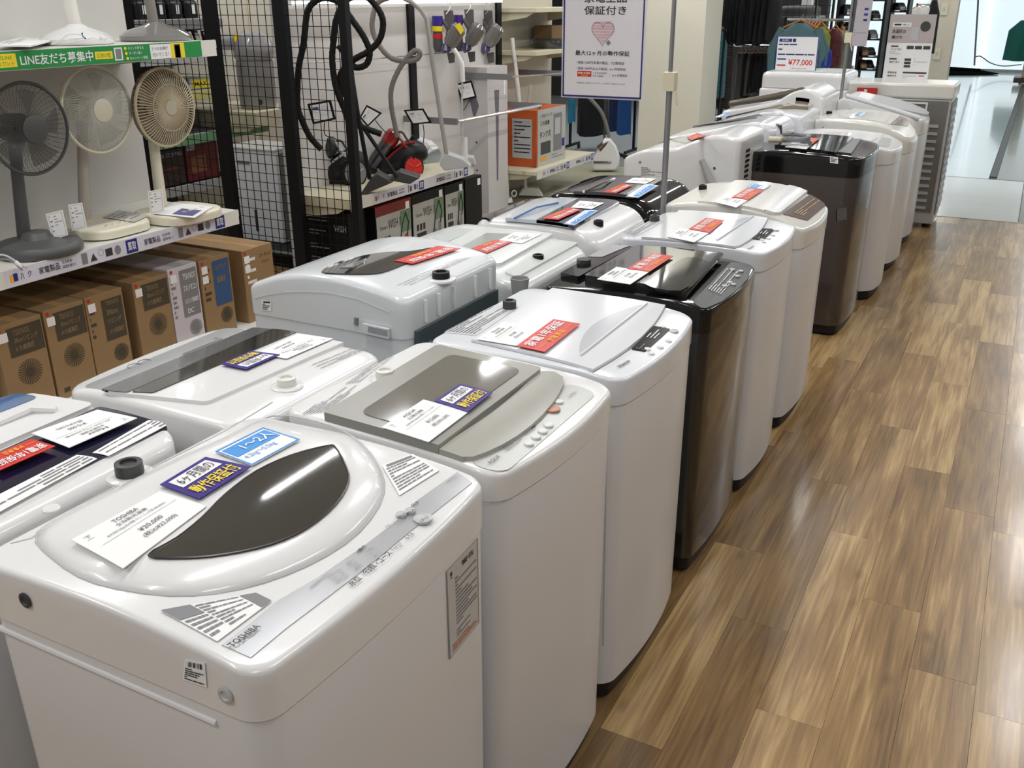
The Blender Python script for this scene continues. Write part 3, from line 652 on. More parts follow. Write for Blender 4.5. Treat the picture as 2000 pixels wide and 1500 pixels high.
w5 = hisense('plain white washing machine with a crescent lid grip, right behind the glossy black one', 2.86, 3.33, [(1249, 469), (1337, 407), (1499, 429), (1425, 493)],
    [(1345, 447), (1379, 425), (1415, 430), (1386, 454)], [(1303, 462), (1330, 445), (1384, 455), (1356, 473)], [(1467, 467), (1490, 447), (1513, 450), (1491, 470)], (1279, 420), [(1400, 474), (1471, 427)],
    'the white machine behind the glossy black one', (1461, 487), None, [(1215, 455), (1262, 425), (1302, 428), (1240, 463)], prof=[(0, .842), (.3, .85), (.8, .85), (1, .84)])

# ---------------- F6 bronze panel
w6 = Washer('washing_machine', 'white washing machine with a bronze control panel on its front slope', -1.17, -.65, 3.44, 3.95, [(0, .842), (.3, .86), (.6, .858), (.8, .84), (1, .795)], cover=WARMW, seam=.075, r=.045, bow=.026, er=.012)
w6.rplate('lid', [(1361, 396), (1436, 355), (1555, 368), (1522, 388), (1480, 424)], WARMW, r=.01, lift=.002, th=.005)
w6.rplate('lid_lip', [(1482, 424), (1540, 366), (1580, 375), (1524, 420)], WHITE, r=.006, lift=.003, th=.008)
w6.rplate('control_panel', [(1527, 419), (1585, 378), (1624, 393), (1577, 432)], mat('bronze_panel', srgb(104, 84, 76), .25, coat=.4), r=.02, lift=0, th=.002)
w6.decal([(1540, 417), (1588, 383), (1618, 394), (1574, 428)], lines(.1, .2, .95, .8, 4, mat('gold_ink', srgb(205, 180, 140), .4), 5, .3), off=.0035)
w6.knob(1373, 361, .016, .018, DARK)
who = 'the bronze-panelled front-row machine'
rcard(w6, who, [(1429, 385), (1460, 367), (1491, 371), (1461, 390)], lift=.0125)
bcard(w6, who, [(1459, 366), (1470, 359), (1506, 362), (1493, 370)], lift=.011)
pcard(w6, who, [(1398, 395), (1425, 381), (1460, 391), (1438, 405)], price('Panasonic', '全自動洗濯機', '8.0kg 2019年製', '¥35,000', '(税込¥38,500)'), lift=.0105)

# ---------------- F7 brown
w7 = Washer('washing_machine', 'tall dark brown washing machine with a black top in the front row', -1.2, -.66, 4.68, 5.3, [(0, .87), (.3, .885), (.8, .885), (1, .872)], body=mat('dark_brown_steel', srgb(66, 58, 56), .25, coat=.5), cover=BLACKG, seam=.09, r=.05, bow=.03)
w7.rplate('lid', [(1512, 287), (1563, 264), (1668, 272), (1632, 303)], BLACKG, r=.01, lift=.002, th=.01)
w7.rplate('lid_band', [(1633, 300), (1663, 274), (1682, 274), (1662, 303)], DGREY, r=.01, lift=.002, th=.006)
q = w7.side_quad([(1632, 409), (1651, 405), (1651, 428), (1632, 432)], 'front')
MB().add([p+Vector((.001, 0, 0)) for p in q]+[p+Vector((.006, 0, 0)) for p in q], [(0, 1, 2, 3), (4, 5, 6, 7), (0, 1, 5, 4), (1, 2, 6, 5), (2, 3, 7, 6), (3, 0, 4, 7)]).build('recessed_grip', DARK, w7.t, ang=0)
w7.side_label([(1621, 305), (1637, 307), (1637, 320), (1621, 318)], lines(.1, .1, .9, .9, 4, INK, 2), name='barcode_sticker')
who = 'the dark brown front-row machine'
rcard(w7, who, [(1560, 277), (1575, 268), (1601, 270), (1587, 281)], lift=.018)
pcard(w7, who, [(1533, 287), (1548, 279), (1586, 282), (1575, 291)], price('TOSHIBA', '全自動洗濯機', '9.0kg 2018年製', '¥40,000', '(税込¥44,000)'), lift=.0165)
t = thing('inlet_hose', 'coiled grey inlet hose lying on top of the dark brown machine', 'hose')
b = w7.mw @ w7.hit(1553, 278, .03)
MB().tube([b+Vector((.07*math.cos(a)*(1-a*.02), .05*math.sin(a), .004*a)) for a in [k*.35 for k in range(32)]], .011, 8).build('hose', mat('grey_hose', (.22, .23, .24), .4), t)
MB().cyl(b+Vector((-.12, -.04, .012)), b+Vector((-.02, -.01, .012)), .014, 12).build('coupling', CREAM, t)

# ---------------- F8..F10 white ones beyond the brown
w8 = Washer('washing_machine', 'white washing machine with a grey corner panel, hidden behind the dark brown one', -1.15, -.62, 5.36, 5.88, [(0, .85), (.3, .86), (.8, .85), (1, .822)], seam=.08, r=.09, bow=.04)
w8.rplate('lid', [(1560, 268), (1590, 258), (1715, 270), (1690, 283)], WHITE, r=.01, lift=.002, th=.004)
w8.rplate('control_panel', [(1712, 284), (1722, 268), (1742, 272), (1735, 288)], GREYW, r=.02, lift=0, th=.0015)
rcard(w8, 'the white machine just behind the dark brown one', [(1622, 269), (1634, 263), (1654, 265), (1643, 271)], lift=.009)
w9 = Washer('washing_machine', 'white washing machine with a grey-brown control panel on a rounded front slope', -1.18, -.62, 6.02, 6.6, [(0, .875), (.2, .895), (.6, .89), (.85, .865), (1, .81)], cover=WARMW, seam=.1, r=.07, bow=.05, er=.02)
w9.rplate('lid', [(1632, 231), (1668, 214), (1762, 224), (1738, 244)], WARMW, r=.01, lift=.002, th=.004)
w9.rplate('control_panel', [(1740, 244), (1757, 226), (1785, 231), (1772, 248)], mat('taupe_panel', srgb(140, 126, 122), .25, coat=.5), r=.02, lift=0, th=.002)
w9.knob(1620, 217, .018, .016, DARK)
bcard(w9, 'the white machine with the grey-brown panel', [(1668, 225), (1680, 218), (1692, 220), (1682, 227)], lift=.008)
pcard(w9, 'the white machine with the grey-brown panel', [(1668, 230), (1680, 226), (1698, 228), (1690, 233)], price('', '', '', '', ''), lift=.007) if False else None
w9.side_label([(1605, 247), (1616, 247), (1616, 257), (1605, 257)], lines(.1, .1, .9, .9, 3, INK, 2), name='barcode_sticker')
w10 = Washer('washing_machine', 'white washing machine with a long folding lid sloping to the aisle', -1.2, -.62, 6.78, 7.3, [(0, .89), (.18, .95), (.4, .93), (.8, .87), (1, .83)], cover=WHITE, seam=.1, r=.06, bow=.04, er=.02)
w10.rplate('lid', [(1662, 207), (1683, 184), (1822, 212), (1812, 226)], GREYW, r=.02, lift=.002, th=.012)
q = [Vector((x_, -w10.W/2+.012, w10.h(x_, 0)+.012)) for x_ in (-.18, .29)]
MB().tube([q[0], q[1]], .016, 10).build('lid_edge', WHITE2, w10.t)
# ---------------- F11 tall grey-framed machine seen from its open back
t = thing('washing_machine', 'tall machine turned backwards, its ribbed grey rear panel with two white grips exposed', 'washing machine', (-.87, 7.66, 0))
MB().box((-.38, -.2, .03), (.38, .24, .9)).build('cabinet', GREYW, t, ang=0, bevel=.01)
MB().box((-.39, -.21, .9), (.39, .25, 1.0)).build('top_cover', WARMW, t, ang=0, bevel=.015)
MB().box((-.36, -.212, .12), (.36, -.2, .89)).build('rear_panel', mat('galvanised_grey', (.20, .20, .19), .4, metal=.4), t, ang=0)
MB().box((.382, -.19, .1), (.388, .23, .88)).build('side_panel', MGREY, t, ang=0)
for k in range(14): MB().box((.386, -.17, .14+k*.052), (.394, .2, .16+k*.052)).build('rib', GREYW, t, ang=0)
for k in range(12): MB().box((.17, -.222, .14+k*.052), (.32, -.21, .16+k*.052)).build('rib', GREYW, t, ang=0)
for x in (-.27, .06):
    g = MB(); g.box((x, -.225, .82), (x+.17, -.212, .832)); g.box((x, -.225, .868), (x+.17, -.212, .88)); g.box((x, -.225, .832), (x+.012, -.212, .868)); g.box((x+.158, -.225, .832), (x+.17, -.212, .868))
    g.build('grip', WHITE, t, ang=0)
for sx in (-1, 1):
    for sy in (-.15, .19): MB().lathe([(.02, 0), (.02, .03)], (sx*.33, sy, 0), n=12).build('foot', DARK, t)

# ================= back row (fronts face the shelves)
# B1 navy-banded
b1 = Washer('washing_machine', 'white washing machine with a navy band and blue-tinted lid at the left photo edge', -1.25, -1.73, .56, 1.1, [(0, .835), (.12, .853), (.8, .85), (1, .83)], back_row=True, cover=WHITE, seam=.08, r=.05, bow=.03)
NV = mat('navy_gloss', (.006, .007, .03), .12, coat=.8)
b1.rplate('hinge_panel', [(337, 832), (194, 797), (-120, 940), (-60, 1020)], NV, r=.01, lift=0, th=.004)
b1.decal(rot180([(-90, 1010), (150, 888), (190, 895), (-20, 1010)]), lines(.02, .1, .98, .9, 4, GINK, 3, .4), m=PAPER, off=.006, name='instruction_label')
b1.decal(rot180([(180, 884), (290, 820), (330, 828), (212, 890)]), lines(.02, .1, .98, .9, 4, GINK, 4, .4), m=PAPER, off=.006, name='instruction_label')
b1.rplate('lid', [(188, 797), (58, 776), (-250, 890), (-130, 935)], WHITE, r=.02, lift=.002, th=.008)
b1.rplate('lid_tint', [(80, 785), (30, 779), (-100, 820), (-60, 840)], mat('blue_fade', srgb(60, 105, 160), .15, coat=.8), r=.02, lift=.0105, th=.001)
MB().tube([b1.hit(-20, 835, .012), b1.hit(60, 800, .016), b1.hit(110, 802, .012)], .008, 8).build('lid_grip', WHITE, b1.t)
who = 'the navy-banded machine at the left edge'
pcard(b1, who, [(61, 846), (190, 800), (268, 816), (135, 874)], price('Haier', '全自動洗濯機', 'JW-C55D 5.5kg 2020年製', '¥15,000', '(税込¥16,500)'), True, lift=.013)
rcard(b1, who, [(-30, 895), (62, 857), (108, 871), (0, 918)], True, lift=.0145)

# B2 grey panel
b2 = Washer('washing_machine', 'white washing machine with a silver front panel and a dark strip window', -1.16, -1.64, 1.15, 1.6, [(0, .845), (.12, .85), (.8, .85), (1, .838)], back_row=True, cover=WHITE, seam=.07, r=.04, bow=.025)
b2.rplate('control_panel', [(160, 757), (437, 642), (492, 648), (218, 766)], SILVER, r=.02, lift=0, th=.002)
b2.rplate('lid', [(200, 772), (500, 648), (690, 666), (405, 792)], WHITE, r=.012, lift=.002, th=.006)
b2.rplate('lid_strip', [(196, 770), (495, 647), (530, 650), (250, 775)], mat('smoked_strip', (.12, .12, .125), .15, coat=.6), r=.006, lift=.009, th=.001)
b2.rplate('window', [(258, 774), (532, 650), (583, 655), (300, 776)], GLASSD, r=.006, lift=.0088, th=.0016)
b2.decal(rot180([(330, 688), (420, 655), (450, 662), (365, 700)]), lines(.05, .1, .95, .9, 3, GINK, 4, .3), off=.0035)
for px, py in ((283, 709), (263, 717)):
    p = b2.hit(px, py); MB().torus((p.x, p.y, b2.h(p.x, p.y)+.003), .014, .001, None, 24, 5).build('button_ring', GINK, b2.t)
b2.decal(rot180([(600, 712), (700, 672), (724, 680), (625, 722)]), lines(.02, .1, .98, .9, 5, GINK, 8, .35), off=.0015)
b2.knob(559, 737, .019, .02, WARMW, WHITE)
who = 'the silver-panelled back-row machine'
pcard(b2, who, [(500, 690), (583, 651), (650, 661), (560, 700)], price('Panasonic', '全自動洗濯機', 'NA-F50B13 5.0kg', '¥18,000', '(税込¥19,800)'), True, lift=.012)
ucard(b2, who, [(431, 711), (490, 685), (547, 692), (481, 721)], True, lift=.014)
t = thing('power_plug', 'black round plug lying between the two nearest front machines', 'plug', (-1.165, 1.19, 0))
MB().tube([(0, 0, .012), (.0, 0, .4), (.0, -.005, .70), (0, .0, .79)], .006, 8).build('cord', DARK, t)
MB().lathe([(.02, 0), (.022, .012), (.012, .03)], (0, 0, .79), n=16).build('plug_body', DARK, t)

# B3 arched two-tone
_se = lambda x, y: .80
b3 = Washer('washing_machine', 'large white washing machine with an arched top and black-framed window, third in the back row', -1.21, -1.70, 1.76, 2.22, [(0, .915), (.15, .932), (.45, .948), (.75, .934), (1, .892)], back_row=True, cover=mat('grey_white_plastic', (.66, .69, .71), .25, coat=.3, noise=.015), body=mat('grey_white_steel', (.62, .65, .68), .3), seamf=lambda x, y: .815, r=.028, bow=.015, er=.015, taper=.002)
b3.plate('window', poly_smooth([b3.hit(*p) for p in [(628, 533), (665, 513), (735, 497), (800, 493), (845, 486), (830, 500), (760, 530), (722, 537), (670, 537)]], 3), GLASSD, lift=.0, th=.004)
q = b3.quad_on([(664, 527), (716, 508), (716, 514), (690, 526)]); b3.plate('window_glass', q, mat('pale_glass', (.25, .28, .29), .1, coat=1), lift=.005, th=.001, inner=2)
b3.decal(rot180([(745, 560), (850, 512), (930, 500), (800, 560)]), lines(.02, .1, .98, .6, 5, GINK, 8, .35), off=.0015)
b3.knob(861, 530, .022, .02, DARK, WHITE)
rcard(b3, 'the arched back-row machine', [(770, 509), (854, 480), (899, 485), (806, 515)], True, lift=.006)
b3.side_label([(511, 587), (530, 588), (530, 607), (511, 606)], lines(.1, .3, .9, .95, 4, INK, 2)+[('RECT', .2, .05, .9, .22, INK)], name='barcode_sticker')
q = b3.side_quad([(712, 630), (763, 641), (763, 660), (712, 648)])
MB().add([p+Vector((0, .001, 0)) for p in q]+[p+Vector((0, .01, 0)) for p in q], [(0, 1, 2, 3), (4, 5, 6, 7), (0, 1, 5, 4), (1, 2, 6, 5), (2, 3, 7, 6), (3, 0, 4, 7)]).build('grip_recess', mat('grey_white_plastic', (.66, .69, .71), .25), b3.t, ang=0)
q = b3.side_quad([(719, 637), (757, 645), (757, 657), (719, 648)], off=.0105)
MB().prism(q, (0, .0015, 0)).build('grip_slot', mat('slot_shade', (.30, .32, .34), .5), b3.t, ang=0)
q = b3.side_quad([(696, 620), (696, 634)]); MB().tube([q[0], q[1]], .006, 8).build('side_slot', MGREY, b3.t)
# rear ribs and dark lower back
MB().prism([v+Vector((0, .0004, 0)) for v in b3.side_quad([(497, 583), (520, 577), (560, 571), (600, 570), (640, 572), (700, 585), (760, 610), (760, 607.5), (700, 582.5), (640, 569.5), (600, 567.5), (560, 568.5), (520, 574.5), (497, 580.5)])], (0, .0006, 0)).build('arched_seam', WHITE, b3.t, ang=0)
MB().box((-.256, -.2, .1), (-.246, .2, .835)).build('rear_panel', mat('slate_back', (.055, .075, .085), .4), b3.t, ang=0)
for yy in (-.17, -.09, .02, .09, .15): MB().box((-.254, yy, .845), (-.244, yy+.005, .9)).build('rear_rib', WHITE, b3.t, ang=0)
t = thing('power_plug', 'grey two-pin plug hanging with its looped cord at the rear of the arched machine', 'plug', (-1.165, 1.80, 0))
GP = mat('grey_cord', (.42, .41, .38), .45)
MB().tube([(.0, 0, .74), (.004, 0, .6), (0, .02, .45), (.0, .03, .012)], .006, 8).build('cord', GP, t)
MB().tube([(0, .02, .5), (.01, .035, .72), (0, .03, .76), (-.008, .02, .7), (0, 0, .5)], .005, 8).build('cord_loop', GP, t)
MB().lathe([(.008, .72), (.018, .75), (.016, .79), (.006, .795)], (0, 0, 0), n=14).build('plug_body', GP, t)
for s_ in (-1, 1): MB().box((s_*.006-.001, -.003, .795), (s_*.006+.001, .003, .815)).build('prong', CHROME, t, ang=0)

# B4 plain pale green-white
b4 = Washer('washing_machine', 'off-white washing machine with a raised lid frame, right behind the arched one', -1.17, -1.7, 2.27, 2.77, [(0, .815), (.2, .842), (.5, .855), (.85, .86), (1, .845)], back_row=True, cover=mat('celadon_white', (.68, .71, .70), .25, coat=.3, noise=.015), body=STEELW, seam=.06, r=.06, bow=.02, er=.02)
b4.rplate('lid', [(830, 505), (935, 449), (1083, 461), (975, 522)], mat('celadon_white', (.68, .71, .70), .25), r=.02, lift=.002, th=.008)
b4.rplate('window', [(885, 497), (950, 462), (1010, 464), (945, 500)], mat('milky_window', (.50, .54, .53), .1, coat=1), r=.01, lift=.0105, th=.0015)
b4.rplate('control_panel', [(800, 482), (890, 446), (928, 449), (826, 495)], mat('pale_panel2', (.52, .56, .55), .3), r=.02, lift=0, th=.002)
b4.rplate('rear_deck', [(985, 535), (1095, 473), (1130, 478), (1010, 545)], mat('celadon_white', (.68, .71, .70), .25), r=.01, lift=.001, th=.006)
b4.knob(1051, 497, .017, .016, DARK)
rcard(b4, 'the off-white back-row machine', [(921, 485), (965, 468), (1000, 472), (951, 494)], True, lift=.014)
pcard(b4, 'the off-white back-row machine', [(972, 470), (1005, 453), (1058, 457), (1020, 475)], price('Panasonic', '全自動洗濯機', '7.0kg', '¥25,000', '(税込¥27,500)'), True, lift=.0125)

# B5 navy glass
b5 = Washer('washing_machine', 'white washing machine with a navy glass band and a blue grip, in the back row', -1.18, -1.67, 2.86, 3.34, [(0, .80), (.12, .842), (.3, .86), (.85, .855), (1, .84)], back_row=True, cover=WHITE, seam=.07, r=.05, bow=.02, er=.03)
b5.rplate('lid', [(967, 440), (1050, 392), (1165, 396), (1212, 400), (1120, 447)], mat('blue_white_gloss', (.56, .62, .68), .15, coat=.6), r=.02, lift=.002, th=.008)
b5.rplate('navy_band', [(1032, 443), (1132, 392), (1210, 398), (1118, 450)], NV, r=.02, lift=.004, th=.0075)
b5.rplate('navy_edge', [(940, 427), (1025, 390), (1040, 391), (955, 430)], NV, r=.01, lift=.001, th=.004)
MB().tube([b5.hit(1005, 426, .013), b5.hit(1048, 405, .02), b5.hit(1090, 396, .013)], .0035, 8).build('lid_grip', mat('dusk_blue', srgb(80, 120, 180), .3), b5.t)
b5.knob(1169, 430, .017, .016, DARK)
who = 'the navy-glass back-row machine'
rcard(b5, who, [(1059, 426), (1110, 405), (1135, 409), (1090, 429)], True, lift=.016)
pcard(b5, who, [(1115, 405), (1132, 392), (1180, 396), (1156, 408)], price('SHARP', '全自動洗濯機', '7.0kg', '¥25,000', '(税込¥27,500)'), True, lift=.0145)
bcard(b5, who, [(1100, 437), (1143, 410), (1170, 411), (1122, 440)], True, lift=.0135)
# B6 black
b6 = Washer('washing_machine', 'black washing machine with a rounded glossy rear edge, in the back row', -1.18, -1.67, 3.42, 3.92, [(0, .79), (.12, .84), (.3, .862), (.85, .85), (1, .835)], back_row=True, cover=BLACKG, body=mat('dark_steel', (.018, .016, .014), .22), seam=.07, r=.05, bow=.02, er=.03)
b6.rplate('lid', [(1100, 387), (1190, 348), (1300, 352), (1235, 388)], mat('charcoal_gloss', (.022, .023, .024), .2, coat=.5), r=.02, lift=.002, th=.008)
MB().tube([b6.hit(1140, 374, .013), b6.hit(1175, 358, .022), b6.hit(1200, 350, .013)], .006, 8).build('lid_grip', CHROME, b6.t)
who = 'the black back-row machine'
rcard(b6, who, [(1177, 375), (1217, 358), (1235, 362), (1203, 377)], True, lift=.014)
pcard(b6, who, [(1220, 356), (1237, 347), (1282, 349), (1260, 359)], price('SHARP', '全自動洗濯機', '8.0kg', '¥30,000', '(税込¥33,000)'), True, lift=.0125)
bcard(b6, who, [(1222, 384), (1258, 360), (1287, 362), (1247, 386)], True, lift=.0135)

# B7 twin-deck with wavy top
b7 = Washer('washing_machine', 'white washing machine with a wavy side profile and rear air vents', -1.15, -1.72, 4.42, 4.9, [(0, .965), (.22, .975), (.36, .95), (.55, .905), (.8, .89), (1, .845)], back_row=True, cover=WHITE, body=STEELW, seamf=lambda x, y: .71, r=.03, bow=.01, er=.018)
b7.plate('lid', poly_smooth([b7.hit(*p) for p in [(1312, 273), (1330, 262), (1375, 258), (1385, 262), (1352, 277), (1330, 279)]], 3), mat('pale_panel', srgb(190, 192, 188), .25), lift=.0, th=.004)
rcard(b7, 'the wavy-profiled back-row machine', [(1342, 268), (1363, 259), (1389, 259), (1370, 268)], True, lift=.009)
for i in range(9):
    for j in range(2): MB().box((-.292, .1-j*.03, .70+i*.024), (-.284, .12-j*.03, .712+i*.024)).build('vent_slot', DARK, b7.t, ang=0)
q = b7.side_quad([(1370, 312), (1378, 330), (1386, 352), (1400, 380)], off=.03)
MB().tube(q, [.014, .016, .021, .022], 12).build('drain_hose', mat('grey_hose2', (.38, .38, .37), .45), b7.t)
for p in b7.side_quad([(1250, 317), (1395, 329)]): MB().lathe([(.007, 0), (.007, .003)], p, Matrix.Rotation(PI/2, 3, 'X'), 12).build('screw', CHROME, b7.t)
b7.side_label([(1250, 325), (1295, 329), (1295, 350), (1250, 346)], lines(.05, .05, .95, .95, 6, GINK, 7, .4), m=None)
t = thing('cord_bundle', 'tied yellow-green and grey cords hanging at the rear of the wavy machine', 'cord', (-1.1, 4.36, 0))
for k, (c_, dx) in enumerate(((mat('yellow_green_cord', srgb(190, 200, 70), .5), 0), (MC['grey_cord'], .035), (DGREY, .055))):
    MB().tube([(dx, 0, .02), (dx+.01, 0, .5), (dx-.012, .0, .66), (dx, 0, .73), (dx+.014, 0, .66), (dx+.006, 0, .4)], .006, 7).build('cord', c_, t)
# B8..B10
b8 = Washer('washing_machine', 'white washing machine with a long grey lid rising to a rounded rear hump', -1.14, -1.74, 5.05, 5.55, [(0, .93), (.12, .965), (.3, .955), (.6, .91), (1, .86)], back_row=True, cover=WHITE2, body=STEELW, seam=.1, r=.04, bow=.01, er=.025)
b8.rplate('lid', [(1355, 242), (1405, 222), (1500, 212), (1478, 232)], mat('grey_lid2', srgb(150, 150, 152), .2, coat=.6), r=.01, lift=.002, th=.008)
bcard(b8, 'the white machine with the long grey lid', [(1395, 229), (1412, 221), (1430, 220), (1416, 229)], True, lift=.013)
b8.rplate('rear_window', [(1485, 230), (1500, 215), (1530, 213), (1530, 226)], mat('pale_panel', srgb(190, 192, 188), .25), r=.01, lift=0, th=.003)
b9 = Washer('washing_machine', 'white washing machine with a champagne coloured raised rear deck', -1.13, -1.72, 5.66, 6.18, [(0, .935), (.2, .955), (.4, .95), (.7, .90), (1, .85)], back_row=True, cover=WHITE2, body=STEELW, seam=.1, r=.03, bow=.01, er=.015)
CH = mat('champagne', srgb(168, 156, 136), .2, metal=.3, coat=.6)
b9.rplate('rear_deck', [(1528, 214), (1545, 202), (1598, 203), (1578, 215)], CH, r=.01, lift=.0, th=.02)
b9.rplate('hinge_block', [(1560, 202), (1575, 194), (1598, 196), (1586, 204)], CH, r=.004, lift=.02, th=.02)
b9.rplate('lid', [(1420, 222), (1460, 208), (1545, 202), (1526, 214)], CH, r=.01, lift=.0, th=.008)
t = thing('power_plug', 'brown plug tied to its cord, standing up behind the dark brown machine', 'plug', (-1.16, 5.2, 0))
p0 = at(1512, 262, X=-1.16)
PB = mat('brown_plug', (.10, .075, .065), .4)
MB().tube([(0, 0, .012), (0, 0, p0.z-.03)], .007, 8).build('cord', PB, t)
MB().lathe([(.008, p0.z-.04), (.026, p0.z), (.02, p0.z+.04), (.008, p0.z+.045)], (0, 0, 0), n=14).build('plug_body', PB, t)
b10 = Washer('washing_machine', 'white washing machine whose lid carries a long dark taupe handle tube', -1.14, -1.78, 6.3, 6.85, [(0, .98), (.15, 1.035), (.3, 1.02), (.45, .96), (.7, .92), (1, .88)], back_row=True, cover=WHITE, body=STEELW, seam=.1, r=.03, bow=.01, er=.02)
q = [at(*p, Y=6.33) for p in ((1426, 203), (1500, 191), (1569, 177))]
q = [b10.mi @ v for v in q]
MB().tube([q[0]+Vector((.01, 0, 0)), q[0], q[1], q[2], q[2]-Vector((.01, 0, 0))], [.008, .018, .022, .024, .014], 12).build('lid_handle', mat('taupe_tube', srgb(105, 98, 86), .25, metal=.3), b10.t)
# B11 drum type side on
t = thing('drum_washing_machine', 'tall white drum washing machine carrying the price sign', 'washing machine', (-1.49, 7.6, 0))
MB().slab(.62, .6, lambda x, y: .95, lambda x, y: .04, .05, 0, .02).build('cabinet', WHITE, t, ang=40)
MB().slab(.6, .58, lambda x, y: 1.06, lambda x, y: .952, .06, 0, .03).build('top_cover', WHITE, t, ang=40)
MB().slab(.55, .5, lambda x, y: .045, lambda x, y: 0, .04, 0, .004, rings=1).build('plinth', DARK, t)
MB().box((.05, -.2, 1.058), (.25, .2, 1.066)).build('filter_flap', GREYW, t, ang=0, bevel=.004)
# ============================================================ LEFT SHELVES
HF = Vector((FW.x, FW.y, 0)).normalized()      # horizontal viewing direction
HR = Vector((HF.y, -HF.x, 0))
class Fr:   # a vertical plane through a point, square to the horizontal view, to lay out small goods
    def __init__(s, px, py, **k): s.P = at(px, py, **k)
    def __call__(s, px, py, dep=0):
        d = ray(px, py); t = ((s.P-EYE).dot(HF)+dep)/d.dot(HF); return EYE+d*t
def smooth_path(p, sub=5): return poly_smooth([Vector(q) for q in p], sub, closed=False)
def panel3(q, th, n=None):   # plate from 4 corner points with thickness
    n = n or lift_n(q); mb = MB(); mb.prism(q, n*th); return mb
RXW = -3.75; RX = -3.17
wallL = struct(MB().box((RXW-.04, -.6, 0), (RXW, 3.31, 2.2)).build('wall_left', mat('shelf_back_panel', srgb(205, 203, 198), .5, noise=.05, nscale=1.5), ang=0))
SHW = mat('shelf_enamel', srgb(222, 221, 212), .35, noise=.02)
def rail_print(n, q0, step, parent, y0, y1, z0, z1, x):
    pass
def shelf(name, label, x0, x1, y0, y1, z, th=.03, rail=True, m=SHW, group=None):
    t = thing(name, label, 'shelf', (x0, y0, z), 0, group)
    MB().box((0, 0, -th), (x1-x0, y1-y0, 0)).build('board', m, t, ang=0, bevel=.002)
    if rail: MB().box((x1-x0+.001, .01, -.062), (x1-x0+.006, y1-y0-.01, .004)).build('ticket_rail', SHW, t, ang=0)
    for yy in (.02, y1-y0-.03): MB().prism([(0, yy, -th), (x1-x0-.03, yy, -th), (x1-x0-.1, yy, -th-.035), (0, yy, -th-.08)], (0, .004, 0)).build('bracket', m, t, ang=0)
    return t
def rail_sheet(t, D, L, a, b, items_fn, m):
    # printed strip on the ticket rail between a and b along Y
    x = D+.0075; z0, z1 = -.060, .002
    MB().box((x-.0012, a, z0), (x, b, z1)).build('rail_card', m, t, ang=0)
    q = [Vector((x+.0003, a, z1)), Vector((x+.0003, b, z1)), Vector((x+.0003, b, z0)), Vector((x+.0003, a, z0))]
    lettering(q, items_fn(b-a), .0003, t)
def kaitori(L, unit=.62):
    out = []; k = L/unit; n = int(round(k)) or 1; w_ = 1/n
    for i in range(n):
        u = i*w_
        if i == 0: out += [('RECT', u+.02*w_, .32, u+.04*w_, .72, ORNG), ('RECT', u+.04*w_, .28, u+.06*w_, .72, NAVY), ('ハ', u+.07*w_, .3, u+.10*w_, .7, INK, True), ('ク', u+.17*w_, .3, u+.2*w_, .7, INK, True)]
        out += [('家電製品', u+.26*w_, .28, u+.45*w_, .72, INK, True), ('生活家電・', u+.48*w_, .25, u+.6*w_, .45, INK), ('調理家電など', u+.48*w_, .55, u+.62*w_, .75, INK),
                ('RECT', u+.66*w_, .15, u+.685*w_, .85, MGREY), ('RECT', u+.70*w_, .3, u+.735*w_, .8, DGREY), ('◯', u+.745*w_, .15, u+.77*w_, .55, GINK), ('RECT', u+.785*w_, .25, u+.82*w_, .75, INK), ('●', u+.83*w_, .25, u+.86*w_, .8, MGREY),
                ('RECT', u+.885*w_, .08, u+.985*w_, .92, NAVY), ('買取', u+.9*w_, .22, u+.97*w_, .78, WPR, True, 1)]
    return out
def umap(items, y0, y1): return [(it[0], (it[1]-y0)/(y1-y0), it[2], (it[3]-y0)/(y1-y0), it[4])+tuple(it[5:]) for it in items]
def KL(L):
    o = [('RECT', 2.097, .3, 2.112, .75, ORNG), ('RECT', 2.112, .25, 2.13, .72, NAVY), ('ハ', 2.14, .32, 2.155, .7, INK, True), ('ク', 2.17, .3, 2.187, .68, INK, True)]
    for a in ((2.218, 2.309, 2.32, 2.383, 2.409, 2.597, 2.625, 2.683), (2.718, 2.804, 2.818, 2.878, 2.907, 3.096, 3.127, 3.186)):
        d = (a[5]-a[4])/5
        o += [('家電製品', a[0], .28, a[1], .72, INK, True), ('生活家電・', a[2], .25, a[3]-.012, .45, INK), ('調理家電など', a[2], .55, a[3], .75, INK), ('RECT', a[4], .15, a[4]+d*.7, .85, MGREY), ('▲', a[4]+d, .3, a[4]+d*1.9, .8, DGREY), ('◯', a[4]+d*2.1, .15, a[4]+d*2.8, .6, GINK), ('RECT', a[4]+d*3, .25, a[4]+d*3.9, .75, INK), ('●', a[4]+d*4.2, .2, a[5], .8, MGREY),
              ('RECT', a[6], .06, a[7], .94, NAVY), ('買取', a[6]+.008, .22, a[7]-.008, .78, WPR, True, 1)]
    return umap(o, 2.08, 3.19)
